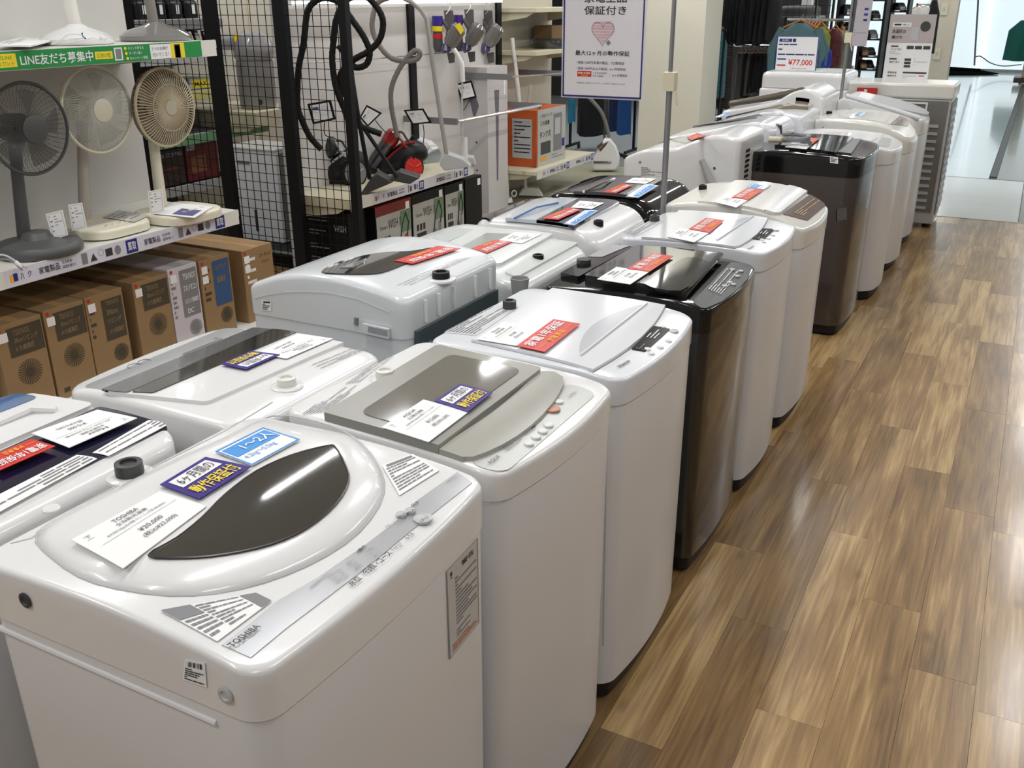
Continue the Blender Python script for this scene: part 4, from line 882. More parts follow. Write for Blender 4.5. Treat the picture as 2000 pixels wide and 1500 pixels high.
def GL(L):
    return umap([('RECT', 2.0, .12, 2.291, .85, YELL), ('公式LINE', 2.2, .2, 2.275, .45, GREEN), ('アカウント', 2.2, .52, 2.28, .76, GREEN), ('LINE友だち募集中', 2.305, .2, 2.614, .82, WPR, True), ('RECT', 2.623, .3, 2.705, .74, YELL), ('SCAN ME!', 2.632, .4, 2.696, .64, GREEN), ('RECT', 2.714, .12, 2.753, .88, WPR), ('RECT', 2.72, .2, 2.747, .8, GINK, False, 1),
      ('●', 2.763, .1, 2.775, .3, YELL), ('●', 2.765, .4, 2.777, .6, YELL), ('●', 2.768, .7, 2.78, .9, YELL), ('ポイント貯まる', 2.782, .1, 2.86, .3, WPR), ('クーポン届く', 2.784, .4, 2.85, .6, WPR), ('キャンペーン情報', 2.786, .7, 2.876, .9, WPR),
      ('RECT', 2.892, .06, 3.0, .96, WPR), ('３つのお得が', 2.9, .2, 2.985, .44, INK), ('付いてくる！', 2.902, .56, 2.985, .82, INK), ('RECT', 3.0, .04, 3.075, .98, YELL), ('RECT', 3.02, .12, 3.052, .96, INK, False, 1), ('RECT', 3.024, .2, 3.048, .96, WPR, False, 2)], 2.0, 3.172)
s1 = shelf('shop_shelf', 'white lower shelf board carrying the three fans', RXW, RX, 1.2, 3.29, .665)
rail_sheet(s1, RX-RXW, 2.09, .88, 1.99, lambda L: KL(L), mat('rail_card_lilac', srgb(214, 212, 226), .5))
s2 = shelf('shop_shelf', 'white upper shelf board with a green advert strip on its edge', RXW, RX, 1.2, 3.27, 1.405)
def green(L):
    return [('RECT', 0, .1, .13, .8, YELL), ('公式LINE', .02, .18, .12, .42, GREEN, True), ('アカウント', .02, .5, .12, .72, GREEN, True), ('LINE友だち募集中', .15, .22, .47, .82, WPR, True), ('RECT', .50, .3, .575, .72, YELL), ('SCAN ME!', .507, .4, .568, .62, GREEN),
            ('RECT', .585, .12, .625, .85, WPR), ('●', .64, .1, .65, .3, YELL), ('●', .645, .4, .655, .6, YELL), ('●', .65, .7, .66, .9, YELL), ('ポイント貯まる', .66, .1, .745, .3, WPR), ('クーポン届く', .665, .4, .73, .6, WPR), ('キャンペーン情報', .67, .7, .76, .9, WPR),
            ('RECT', .775, .08, .86, .94, WPR), ('３つのお得が', .78, .18, .855, .42, INK), ('付いてくる！', .78, .55, .855, .82, INK), ('RECT', .865, .06, .92, .94, YELL), ('RECT', .875, .15, .905, .94, INK), ('RECT', .88, .22, .9, .94, WPR, False, 1)]
rail_sheet(s2, RX-RXW, 2.07, .80, 1.972, lambda L: GL(L), GREEN)
s0 = shelf('shop_shelf', 'low white base deck under the fan cartons', RXW, RX+.03, 1.2, 3.9, .10, th=.1, rail=False)

# ---- cartons
def fanmark(q, u, v, r, items):
    items.append(('●', u-r, v-r*.5, u+r, v+r*.5, CARDP)); items.append(('●', u-r*.22, v-r*.11, u+r*.22, v+r*.11, CARD, False, 1))
def carton(name, label, y0, y1, dep, h, m, style, x=-3.2, z=.1, group=None):
    t = thing(name, label, 'carton', (x, (y0+y1)/2, z), 0, group); W = y1-y0
    MB().box((-dep, -W/2, 0), (0, W/2, h)).build('carton_body', m, t, ang=0, bevel=.003)
    MB().box((-dep+.01, -.02, h), (-.001, .02, h+.0006)).build('packing_tape', mat('tape', srgb(190, 150, 100), .25, alpha=1), t, ang=0) if style != 'lilac' else MB().box((-dep+.01, -.03, h), (-.001, .03, h+.0006)).build('packing_tape', GREYW, t, ang=0)
    q = [Vector((.0006, -W/2, h)), Vector((.0006, W/2, h)), Vector((.0006, W/2, 0)), Vector((.0006, -W/2, 0))]
    B = CARDP; it = []
    if style == 'a':
        it += [('RECT', .22, .05, .97, .36, B), ('TEKNOS', .35, .08, .7, .14, CARD, False, 1), ('30cmリビング', .35, .16, .85, .22, CARD, True, 1), ('メカ扇風機', .33, .25, .75, .31, CARD, True, 1), ('RECT', .15, .88, .3, .93, B)]
        c_ = (.55, .56, .26)
    elif style == 'b':
        it += [('RECT', .4, .08, .95, .55, B), ('TEKNOS', .5, .1, .86, .15, CARD, False, 1), ('30cm', .5, .2, .8, .26, CARD, True, 1), ('リビング', .5, .3, .86, .36, CARD, True, 1), ('メカ扇風機', .5, .42, .9, .48, CARD, True, 1)]+lines(.06, .1, .2, .5, 6, B, 4)
        c_ = (.72, .72, .2)
    elif style == 'blue':
        it += [('RECT', .4, .05, .95, .62, mat('blue_carton_print', srgb(48, 84, 128), .6)), ('DCリビング', .5, .1, .86, .17, CARD, True, 1), ('扇風機', .5, .25, .8, .33, CARD, True, 1)]+lines(.08, .12, .3, .55, 6, B, 5)
        c_ = (.7, .76, .2)
    elif style == 'lilac':
        it += [('RECT', .36, .05, .95, .62, GINK), ('TEKNOS', .46, .1, .9, .17, WPR, False, 1), ('フルリモコン', .44, .24, .92, .31, WPR, True, 1), ('リビング扇風機', .44, .4, .92, .46, WPR, True, 1), ('DC', .5, .52, .7, .58, WPR, True, 1)]+lines(.05, .1, .2, .62, 9, GINK, 5)
        c_ = (.7, .77, .22)
    else:
        it += [('コードレス', .55, .1, .92, .16, B, True), ('ファン', .6, .2, .86, .25, B, True)]+lines(.1, .12, .4, .5, 5, WPR, 5)+[('RECT', .3, .55, .5, .72, mat('figure_white', (.55, .52, .48), .6)), ('●', .48, .5, .58, .58, MC['figure_white']), ('●', .3, .8, .45, .92, MC['figure_white'])]
        c_ = None
    if c_:
        u, v, r = c_; dr = GINK if style == 'lilac' else B
        ring = MB(); cz = h*(1-v); cy = -W/2+W*u; R_ = W*r
        for k in range(28):
            a = 2*PI*k/28; ca, sa = math.cos(a), math.sin(a); wd = .0011
            ring.quad((.0012, cy+ca*R_*.25-sa*wd, cz+sa*R_*.25+ca*wd), (.0012, cy+ca*R_*.25+sa*wd, cz+sa*R_*.25-ca*wd), (.0012, cy+ca*R_+sa*wd*2.2, cz+sa*R_-ca*wd*2.2), (.0012, cy+ca*R_-sa*wd*2.2, cz+sa*R_+ca*wd*2.2))
        ring.build('fan_picture', dr, t, ang=0)
        it += [('●', u-r*.27, v-r*.27*W/h, u+r*.27, v+r*.27*W/h, dr)]
    lettering(q, it, .0004, t)
    for k in range(2 if style in ('blue', 'p', 'a2') else 1): MB().box((.0006, -W/2+.01, h-.03-.045*k-.035), (.0018, -W/2+.045, h-.03-.045*k)).build('price_sticker', PAPER, t, ang=0)
    MB().box((.0006, -W/2+.012, h-.022), (.002, -W/2+.024, h-.008)).build('red_sticker', RED, t, ang=0)
    return t
LIL = mat('lilac_carton', srgb(206, 200, 208), .6)
cg = None
for (y0, y1, h, m_, st, lab) in ((2.02, 2.215, .365, CARD, 'a', 'brown fan carton at the left end of the row under the fan shelf'), (2.225, 2.41, .37, CARD, 'a', 'brown fan carton with a wide print panel, second from the left under the fan shelf'),
        (2.415, 2.60, .37, CARD, 'b', 'brown fan carton with a tall print panel, third from the left under the shelf'), (2.655, 2.845, .37, CARD, 'a', 'brown fan carton directly left of the pale lilac carton'),
        (2.85, 3.02, .38, LIL, 'lilac', 'pale lilac fan carton with a grey print panel'), (3.035, 3.225, .375, CARD, 'blue', 'brown carton with a blue print panel'), (3.31, 3.52, .36, CARD, 'p', 'brown carton with white figures at the right end of the carton row')):
    carton('fan_carton', lab, y0, y1, .46, h, m_, st)

# ---- living fans
def fan(label, px, Z, head, R, m, mg, bladem, pole=None, wr=.00085, tw0=.25, baser=.16, square=False, wires=72, ringm=None, poler=.021, polem=None, mid_ring=False, hubm=None, hubr=.3):
    base = at(px[0], px[1], Z=Z); pb = at(pole[0], pole[1], Z=Z+.03); hc = at(head[0], head[1], X=pb.x+.10)
    t = thing('electric_fan', label, 'fan', (base.x, base.y, Z)); hz = hc.z-Z; hy = hc.y-base.y; px_ = pb.x-base.x; py_ = pb.y-base.y
    if square: MB().slab(.32, .32, lambda x, y: .042, lambda x, y: .004, .1, 0, .012).build('base', m, t, ang=40)
    else: MB().lathe([(baser*.97, 0), (baser, .006), (baser, .028), (baser*.93, .042), (.06, .056), (.045, .08)], n=40).build('base', m, t, ang=40)
    for k in range(4): MB().lathe([(.011, 0), (.010, .008)], (.09, -.05+.035*k, .04), n=12).build('button', m if k else mg, t)
    MB().tube([(px_, py_, .02), (px_, (hy+py_)*.5, hz*.5), (px_, hy, hz-.03)], [poler*1.25, poler*1.1, poler], 16).build('pole', polem or m, t)
    rot = Matrix.Rotation(PI/2, 3, 'Y')
    hd = Vector((px_+.10, hy, hz))
    MB().lathe([(.03, -.15), (.05, -.13), (.055, -.05), (.04, -.035)], hd, rot, 20).build('motor_housing', m, t)
    g = MB(); g.torus(hd, R, .007, rot, 48, 6); g.build('guard_rim', ringm or m, t)
    g = MB(); F_ = MB()
    for k in range(wires):
        a = 2*PI*k/wires; tw = tw0
        P = []
        for (rr, dx, ta) in ((hubr*R, .032, 0), (.6*R, .03, tw*.5), (.9*R, .015, tw), (R, .0, tw)):
            P.append(hd+Vector((dx, rr*math.cos(a+ta), rr*math.sin(a+ta))))
        g.tube(P, wr, 4, cap=False)
        if k % 2 == 0: F_.tube([hd+Vector((-.055, .3*R*math.cos(a), .3*R*math.sin(a))), hd+Vector((-.05, .8*R*math.cos(a), .8*R*math.sin(a))), hd+Vector((-.03, R*math.cos(a), R*math.sin(a))), hd+Vector((0, R*math.cos(a), R*math.sin(a)))], .0009, 4, cap=False)
    g.build('front_guard', mg, t); F_.build('rear_guard', mg, t)
    if mid_ring: MB().lathe([(R*.35, -.06), (R*.8, -.055), (R*.99, -.03), (R*.99, -.025), (R*.8, -.05), (R*.35, -.055)], hd, rot, 36).build('rear_shell', bladem, t)
    if mid_ring: MB().torus(hd+Vector((.033, 0, 0)), R*.6, .0018, rot, 40, 5).build('guard_ring', mg, t)
    MB().lathe([(hubr*R, .028), (hubr*R*.98, .036), (hubr*R*.9, .038)], hd, rot, 32).build('badge', hubm or mg, t)
    for k in range(5):
        b = MB(); V = []; n = 6
        for i in range(n+1):
            rr = R*(.15+.72*i/n); a0 = 2*PI*k/5+.15*i/n
            for j in (-1, 0, 1): V.append(hd+Vector((-.012+j*.018, rr*math.cos(a0+j*(.26+.12*i/n)), rr*math.sin(a0+j*(.26+.12*i/n)))))
        b.add(V, [(i*3+j, i*3+j+1, i*3+j+4, i*3+j+3) for i in range(n) for j in (0, 1)]); b.build('blade', bladem, t)
    MB().lathe([(R*.16, -.03), (R*.16, .01), (R*.1, .015)], hd, rot, 20).build('blade_hub', bladem, t)
    return t
CRW = mat('ivory_plastic', srgb(226, 220, 200), .35); BGE = mat('beige_plastic', srgb(202, 190, 164), .4); FGR = mat('fan_grey', (.085, .087, .088), .4)
fan('dark grey electric fan at the left end of the shelf, cut by the photo edge', (78, 492), .667, (57, 252), .165, FGR, mat('fan_grey_wire', (.10, .10, .10), .4), mat('smoked_blade', (.10, .10, .10), .25, alpha=.6), wires=110, hubr=.32, hubm=FGR, pole=(48, 472), wr=.0009)
fan('ivory electric fan with a plain round badge, middle of the three', (203, 452), .667, (190, 215), .168, CRW, mat('ivory_wire', srgb(205, 205, 198), .4), mat('clear_blade', (.42, .44, .43), .15, alpha=.35), pole=(166, 434), wr=.0012, ringm=CRW, wires=120, hubm=CRW, hubr=.28, polem=mat('warm_grey_pole', srgb(176, 168, 158), .4), square=True)
fan('beige electric fan with bold radial grille, right of the three', (350, 426), .667, (323, 210), .162, CRW, BGE, mat('beige_blade', srgb(150, 138, 116), .4), pole=(316, 404), wr=.0024, tw0=0, ringm=BGE, wires=72, mid_ring=True, hubm=mat('beige_badge', srgb(200, 192, 172), .5), hubr=.2, square=True, polem=CRW)
# folded leaflets and stands on the shelf
def leaflet(label, pxs, Z, m=PAPER, items=None, cat='leaflet', name='leaflet', th=.0015, dz=0):
    q = [at(*p, Z=Z) for p in pxs]
    o = MB().prism([v for v in q], (0, 0, th)).build(name, m, ang=0); tag(o, label, cat)
    if items: lettering([v+Vector((0, 0, th)) for v in q], items, .0004, o)
    return o
leaflet('grey folded instruction leaflet lying on the base of the middle fan', [(200, 424), (232, 411), (291, 421), (262, 434)], .712, mat('grey_leaflet', srgb(190, 188, 184), .6), lines(.1, .1, .9, .9, 5, GINK, 3, .3))
leaflet('blue and white leaflet in plastic lying on the beige fan base', [(300, 418), (340, 396), (416, 404), (380, 426)], .712, PAPER, [('RECT', .1, .4, .6, .9, mat('dusky_blue_print', srgb(96, 96, 140), .5))])
leaflet('thin white papers at the left of the upper shelf', [(-20, 90), (40, 76), (105, 80), (60, 92)], 1.42, PAPER, lines(.1, .1, .9, .5, 3, GINK, 3, .3), th=.006)
def tagcard(label, q, th=.0015):
    c0 = Fr(*[sum(p[i] for p in q)/4 for i in (0, 1)], X=-3.24)
    Q = [c0(*p) for p in q]
    o = MB().prism(Q, -HF*-.002).build('price_tag', PAPER, ang=0); tag(o, label, 'price tag')
    Q2 = [p-HF*.0008 for p in Q]
    fr = [('RECT', .08, .05, .92, .06, GINK), ('RECT', .08, .94, .92, .95, GINK), ('RECT', .08, .05, .1, .95, GINK), ('RECT', .9, .05, .92, .95, GINK)]
    lettering(Q2, fr+lines(.15, .12, .3, .85, 4, GINK, 2, .3)+lines(.4, .15, .85, .6, 4, GINK, 7, .3)+[('1', .3, .72, .38, .82, INK)], -.0006, o)
tagcard('white price tag standing on the base of the dark grey fan', [(89, 418), (122, 410), (133, 459), (103, 469)])
tagcard('white price tag standing on the base of the middle ivory fan', [(133, 400), (160, 396), (170, 445), (141, 451)])
tagcard('white price tag standing before the beige fan', [(288, 374), (317, 369), (321, 413), (294, 418)])
# upper shelf: fan bases with poles running up out of the photo
def upper(label, px, py, r, m, mp_, ppx, pr):
    b = at(px, py, Z=1.41); t = thing('electric_fan', label, 'fan', (b.x, b.y, 1.407))
    MB().lathe([(r*.97, 0), (r, .006), (r, .02), (r*.8, .04), (r*.35, .062), (.03, .075)], n=36).build('base', m, t, ang=50)
    MB().tube([(0, 0, .05), (-.02, -.02, .6)], pr, 16).build('pole', mp_, t)
    return t
upper('white fan on the upper shelf, only its base and pole in view', 152, 84, .14, WHITE, mat('warm_white_pole', srgb(225, 222, 216), .4), 0, .026)
upper('plastic-wrapped grey fan base with a grey pole on the upper shelf', 305, 77, .15, mat('wrapped_grey', srgb(120, 118, 116), .12, coat=1), mat('grey_pole', srgb(128, 122, 116), .35), 0, .022)
t = thing('loose_cable', 'white cord coiled and tied with a blue wire on the upper shelf', 'cord', (0, 0, 0))
F = Fr(150, 78, X=-3.3)
MB().tube(smooth_path([F(100, 87), (F(118, 79)), F(133, 68), F(160, 68), F(163, 74), F(134, 78), F(135, 83), F(165, 78), F(185, 74), F(198, 80)]), .003, 6).build('cord', WHITE, t)
MB().tube(smooth_path([F(160, 64), F(163, 72), F(168, 76)]), .003, 6).build('twist_tie', NAVY, t)
MB().tube([F(196, 72), F(206, 77)], .008, 8).build('plug_body', WHITE, t)

# ============================================================ black mesh divider across the gondola end
PY = 4.1
def mesh_panel(name, label, x0, x1, posts, y, z0=.02, z1=2.2, pitch=.0505, wr=.0016, pw=.055):
    t = thing(name, label, 'mesh panel', (0, y, 0))
    for (a, b) in posts: MB().box((a, -.02, 0), (b, .02, z1)).build('post', BLACKM, t, ang=0)
    x = x0; vi = None
    while x < x1:
        if vi is None: o = MB().box((-wr, -wr, z0), (wr, wr, z1)).build('wire', BLACKM, t, ang=0); vi = o.data
        else: o = bpy.data.objects.new('wire', vi); COL.objects.link(o); o.parent = t
        o.location = (x, 0, 0); x += pitch
    z = z0+.03; hi = None
    while z < z1:
        if hi is None: o = MB().box((x0, -wr, -wr), (x1, wr, wr)).build('wire', BLACKM, t, ang=0); hi = o.data
        else: o = bpy.data.objects.new('wire', hi); COL.objects.link(o); o.parent = t
        o.location = (0, wr*2, z); z += pitch
    return t
mesh_panel('wire_divider', 'tall black wire mesh divider with square posts between fans and vacuum cleaners', -4.95, -3.12, ((-4.68, -4.60), (-4.035, -3.955), (-3.545, -3.47), (-3.125, -3.08)), PY, pitch=.0515)
MB().box((0, 0, 0), (1.6, .06, .06)).build('bottom_rail', BLACKM, bpy.data.objects['wire_divider'], loc=(-4.68, -.03, .02), ang=0)

# ============================================================ vacuum bay
wv = struct(MB().box((-3.64, 4.17, 0), (-3.60, 6.64, 2.2)).build('wall_left', mat('shelf_back_panel2', srgb(208, 204, 200), .5, noise=.05, nscale=1.5), ang=0))
for yy in (5.40, 6.57): MB().box((-3.60, yy, 0), (-3.58, yy+.065, 2.2)).build('upright', BLACKM, wv, ang=0)
s3 = shelf('shop_shelf', 'cream shelf board carrying the canister vacuum cleaners', -3.60, -3.2, 4.16, 5.52, .55, th=.05, m=CREAM)
rail_sheet(s3, .4, 1.36, .215, 1.28, lambda L: kaitori(L, .535), mat('rail_card_white', srgb(214, 214, 220), .5))
shelf('shop_shelf', 'low base deck under the vacuum cleaner cartons', -3.60, -3.2, 4.16, 5.68, .10, th=.1, rail=False, m=CREAM)
tl = thing('shelf_lamp', 'long white lamp strip at the top of the vacuum display', 'lamp', (-3.52, 4.2, 1.56))
MB().box((-.03, 0, 0), (.05, 2.3, .03)).build('housing', WHITE, tl, ang=0)
MB().box((-.01, .02, -.02), (.03, 2.28, 0)).build('tube', mat('shelf_tube', (1, .99, .97), .5, emit=2.5), tl, ang=0)
r = thing('display_rod', 'thin chrome rod holding hoses across the vacuum display wall', 'rod', (0, 0, 0))
MB().tube([at(545, 124, X=-3.57), at(680, 119, X=-3.45), at(873, 103, X=-3.45), at(880, 102, X=-3.60)], .004, 8).build('rod', CHROME, r)
# WISH cartons under the shelf
def wish(label, y0, y1, h, front, side, sidec=BLACKM, x=-3.22, dep=.38, red=False, art=True, name='vacuum_carton'):
    t = thing(name, label, 'carton', (x, y0, .1)); W = y1-y0
    MB().box((-dep, 0, 0), (0, W, h)).build('carton_body', side, t, ang=0)
    G_ = mat('carton_green', srgb(110, 140, 110), .5); GP_ = mat('carton_grey_white', srgb(178, 180, 174), .5)
    if art:
        MB().box((0, .008, 0), (.001, W-.008, h*.84)).build('front_print', GP_, t, ang=0)
        q = [Vector((.0012, .008, h*.84)), Vector((.0012, W-.008, h*.84)), Vector((.0012, W-.008, 0)), Vector((.0012, .008, 0))]
        it = [('RECT', .68, .02, .99, .45, G_), ('Ciclonatore', .08, .2, .3, .27, INK), ('WISH II', .32, .12, .7, .3, INK), ('RECT', .1, .42, .17, .55, INK), ('RECT', .2, .42, .27, .55, INK), ('RECT', .3, .42, .37, .55, INK), ('RECT', .1, .6, .4, .7, INK)]
        lettering(q, it, .0005, t)
        rm = RED if red else MGREY
        MB().tube([(.004, W*.62, h*.25), (.004, W*.72, h*.6), (.004, W*.82, h*.78), (.004, W*.9, h*.6), (.004, W*.85, h*.4)], .0035, 6).build('printed_hose', INK, t)
        lettering(q, [('●', .6, .62, .78, .82, rm), ('●', .66, .68, .72, .76, INK, False, 1), ('RECT', .8, .5, .9, .9, rm)], .0008, t)
    # near side print
    q = [Vector((-dep, -.0006, h)), Vector((0, -.0006, h)), Vector((0, -.0006, 0)), Vector((-dep, -.0006, 0))]
    lettering(q, [('Ciclonatore', .1, .12, .45, .17, GREYW), ('WISH II', .12, .2, .5, .3, GREYW), ('RECT', .12, .75, .42, .92, GREYW), ('●', .6, .45, .82, .65, mat('dull_red', srgb(120, 40, 36), .5) if red else MGREY)]+lines(.12, .35, .45, .5, 4, MGREY, 3, .3), .0006, t)
    if red: MB().box((-dep, .0, h), (0, W, h+.001)).build('lid_print', mat('dull_red', srgb(120, 40, 36), .5), t, ang=0); MB().box((.0, .0, h*.84), (.0012, W, h)).build('front_band', mat('dull_red', srgb(120, 40, 36), .5), t, ang=0)
    MB().box((.0012, W-.06, h*.83), (.002, W-.02, h*.95)).build('price_sticker', PAPER, t, ang=0)
    return t
wish('red-lidded vacuum cleaner carton with a printed red machine, first under the vacuum shelf', 4.42, 4.79, .36, None, BLACKM, red=True)
wish('black-lidded vacuum cleaner carton with a printed grey machine, second under the vacuum shelf', 4.80, 5.17, .365, None, BLACKM)
wish('black-lidded vacuum cleaner carton with its picture half hidden, third under the vacuum shelf', 5.18, 5.42, .36, None, BLACKM)
wish('narrow black vacuum cleaner carton at the far end of the vacuum shelf', 5.44, 5.66, .36, None, BLACKM, art=False)
tb = thing('vacuum_carton', 'black carton with a column of small pictures on its side, behind the mesh', 'carton', (-3.62, 4.22, .1))
MB().box((0, 0, 0), (.36, .16, .36)).build('carton_body', BLACKM, tb, ang=0)
q = [Vector((0, -.0006, .36)), Vector((.36, -.0006, .36)), Vector((.36, -.0006, 0)), Vector((0, -.0006, 0))]
lettering(q, [(s_, u, v, u+du, v+dv, GREYW) for (s_, u, v, du, dv) in [('RECT', .05, .08+.22*k, .12, .12) for k in range(4)]]+[x for k in range(4) for x in lines(.22, .08+.22*k, .6, .19+.22*k, 2, MGREY, k, .4)]+[('WISH', .72, .2, .95, .3, GREYW), ('RECT', .74, .75, .92, .9, GREYW)], .0006, tb)

def canister(label, body_px, Xp, col, acc, wheel, s=1, white=False):
    F = Fr(body_px[0], body_px[1], X=Xp); t = thing('canister_vacuum', label, 'vacuum cleaner', (0, 0, 0))
    return F, t
def wheel(t, c, r, m, mr, ax, spokes=True, w=.03):
    rot = ax.to_track_quat('Z', 'Y').to_matrix()
    MB().lathe([(r*.9, -w), (r, -w*.7), (r, w*.4), (r*.93, w*.6), (r*.9, w*.5)], c, rot, 28).build('wheel', mr, t)
    d = MB(); d.lathe([(r*.86, w*.4), (r*.86, w*.52), (r*.2, w*.75)], c, rot, 28); d.build('wheel_disc', m, t)
    if spokes:
        g = MB()
        for k in range(3):
            a = 2*PI*k/3+.4; u = rot @ Vector((math.cos(a), math.sin(a), 0)); p0 = c+rot @ Vector((0, 0, w*.85))
            g.tube([p0+u*r*.15, p0+u*r*.7-rot @ Vector((0, 0, w*.2))], .003, 5)
        g.build('spoke', GREYW if m is not RED else mat('pale_red', srgb(200, 110, 100), .4), t)
AX = (Vector((1, -.45, .1))).normalized()
def cyclone(label, F, P0, wheelc, wr, bodym, accm, wm, S=1.0):
    # P0: pixel of the body centre; shapes offset in pixels about it
    t = thing('canister_vacuum', label, 'vacuum cleaner')
    x, y = P0; f = lambda dx, dy, d=0: F(x+dx*S, y+dy*S, d)
    # hull
    MB().tube(smooth_path([f(-34, 30, .07), f(-26, 24, .07), f(-4, 14, .08), f(20, 2, .09), f(36, -2, .10), f(46, 6, .10), f(50, 14, .10)], 4), [.012, .03, .04, .045, .052, .056, .06, .066, .072, .078, .082, .086, .088, .09, .09, .09, .088, .084, .08, .075, .068, .06, .05, .035, .015][:25], 20).build('hull', DARK, t, ang=60)
    MB().prism([f(-36, 38, .02), f(-30, 30, .02), f(44, 30, .02), f(48, 38, .02)], HF*.14).build('chassis', DARK, t, ang=0, bevel=.006)
    MB().tube(smooth_path([f(-30, 34, .03), f(-22, 12, .03), f(-2, -8, .03), f(22, -24, .03), f(38, -26, .03)]), [.008]*21, 8).build('side_trim', accm, t)
    # dust cup, tilted cylinder
    MB().tube([f(-52, 22, .06), f(-46, 14, .06), f(-18, -26, .06)], [.040, .043, .046], 20).build('dust_cup', mat('smoked_cup', (.035, .033, .045), .08, coat=1), t)
    MB().tube([f(-18, -26, .06), f(-12, -35, .06), f(-4, -46, .06), f(0, -51, .06)], [.05, .052, .045, .02], 20).build('cyclone_head', bodym, t)
    MB().tube([f(-56, 27, .06), f(-52, 22, .06)], [.046, .05], 20).build('cup_lid', DARK, t)
    g = MB()
    for k in range(6): g.tube([f(-2+k*3, -48+k*5, .03), f(6+k*4, -36+k*5, .03)], .008, 6)
    g.build('cyclone_cones', accm, t)
    MB().tube(smooth_path([f(2, -48, .05), f(12, -46, .05), f(20, -34, .05), f(28, -28, .05)]), .007, 8).build('carry_handle', DGREY, t)
    MB().tube([f(24, -24, .08), f(34, -40, .08)], .009, 8).build('parking_post', DARK, t)
    wheel(t, F(*wheelc, .02), wr, wm, BLACKM, AX)
    return t
F1_ = Fr(655, 360, Z=.555); cyclone('dark grey cyclone canister vacuum behind the mesh', F1_, (655, 322), (692, 338), .082, DGREY, GREYW, MGREY)
F2_ = Fr(785, 340, Z=.555); cyclone('red cyclone canister vacuum on the cream shelf', F2_, (775, 303), (806, 327), .075, mat('red_shell', srgb(150, 20, 18), .15, coat=1), mat('red_shell', srgb(150, 20, 18), .15), RED, .95)
t = thing('canister_vacuum', 'white faceted canister vacuum behind the red one', 'vacuum cleaner')
F = Fr(835, 300, X=-3.5)
MB().tube([F(795, 275, .1), F(800, 278, .1), F(835, 292, .06), F(843, 303, .04)], [.03, .055, .065, .07], 8).build('hull', WHITE, t, ang=10)
wheel(t, F(843, 305, .02), .073, mat('frosted_grey', (.30, .34, .35), .5), GREYW, AX, False)
# hoses and wands
H = [Vector] 
def hose(label, F, pts, r, m, ribs=True, name='vacuum_hose', wand=None, wr=.012, wm=None, headp=None, headm=DGREY):
    t = thing(name, label, 'hose'); P = smooth_path([F(*p) for p in pts], 6)
    rr = [r*(1+.08*(i % 2)) for i in range(len(P))]
    MB().tube(P, rr, 10).build('hose', m, t)
    if wand: MB().tube([F(*p) for p in wand], wr, 12).build('wand', wm or m, t)
    if headp:
        q = [F(*p) for p in headp]
        MB().prism(q, HF*.1+Vector((0, 0, .004))).build('floor_head', headm, t, ang=0, bevel=.004)
    return t
Fh = Fr(640, 150, X=-3.4)
HB = mat('black_hose', (.007, .007, .007), .55, spec=.2)
hose('black hose looping high from the dark grey vacuum, with its wand', Fh, [(628, 292), (606, 268), (590, 235), (581, 204), (583, 136), (593, 85), (600, 25), (615, 3), (636, -4), (663, 6), (690, 42), (711, 73), (722, 102), (716, 125), (698, 132), (683, 125)], .0165, HB, wand=[(660, 90, -.03), (683, 119, -.05), (700, 230, -.05), (722, 350, -.05)], wr=.012, wm=BLACKM, headp=[(722, 352, -.06), (738, 340, -.06), (768, 356, -.06), (700, 385, -.06)])
hose('black hose with a wide upper loop from the red vacuum, with its wand', Fh, [(745, 262), (712, 250), (683, 238), (672, 212), (656, 170), (649, 119), (651, 85), (658, 34), (680, -2), (712, -8), (736, 14), (748, 42), (742, 76), (720, 100), (692, 116), (668, 140, .02), (664, 160, .02), (668, 190, .02)], .0165, HB, wand=[(670, 150, .03), (700, 235, -.0), (775, 345, -.04)], wr=.011, wm=BLACKM, headp=[(757, 352, -.04), (780, 335, -.04), (820, 348, -.04), (800, 360, -.04)])
hose('ribbed grey hose knotted over the rod, with a pale grey wand', Fr(735, 150, X=-3.5), [(776, 268), (770, 238), (764, 204), (765, 170), (779, 136), (796, 112), (810, 99), (820, 103), (813, 116), (787, 119), (762, 112), (740, 88), (728, 60), (728, 34), (738, 5), (770, -8)], .015, mat('grey_hose3', srgb(120, 116, 112), .5), wand=[(780, -8, -.03), (805, 5, -.03), (821, 18, -.03), (833, 37, -.03), (840, 85, -.03), (849, 153, -.03), (862, 238, -.03), (872, 300, -.03)], wr=.013, wm=mat('grey_wand', srgb(160, 156, 152), .35), headp=[(858, 322, -.04), (872, 300, -.04), (905, 312, -.04), (920, 326, -.04), (868, 334, -.04)], headm=GREYW)
# framed product sheets on stalks
def framed(label, q, X, stalk):
    F = Fr(sum(p[0] for p in q)/4, sum(p[1] for p in q)/4, X=X)
    t = thing('product_frame', label, 'frame'); Q = [F(*p) for p in q]; c = sum(Q, Vector())/4
    MB().prism(Q, HF*.006).build('border', BLACKM, t, ang=0)
    Q2 = [c+(p-c)*.80-HF*.0012 for p in Q]
    MB().prism(Q2, HF*.001).build('sheet', PAPER, t, ang=0)
    Q3 = [p-HF*.0006 for p in Q2]
    lettering(Q3, [('RECT', .08, .15, .4, .32, NAVY), ('買取', .12, .17, .36, .3, WPR, True, 1)]+lines(.1, .42, .4, .55, 2, GINK, 3, .3)+lines(.55, .2, .92, .5, 3, GINK, 6, .25)+lines(.45, .65, .92, .8, 2, GINK, 8, .25), -.0006, t)
    MB().tube(smooth_path([F(*p) for p in stalk]), .0028, 6).build('stalk', BLACKM, t)
framed('black-framed product sheet above the dark grey vacuum', [(600, 203), (646, 195), (656, 233), (611, 243)], -3.5, [(634, 238, .003), (634, 262), (646, 268)])
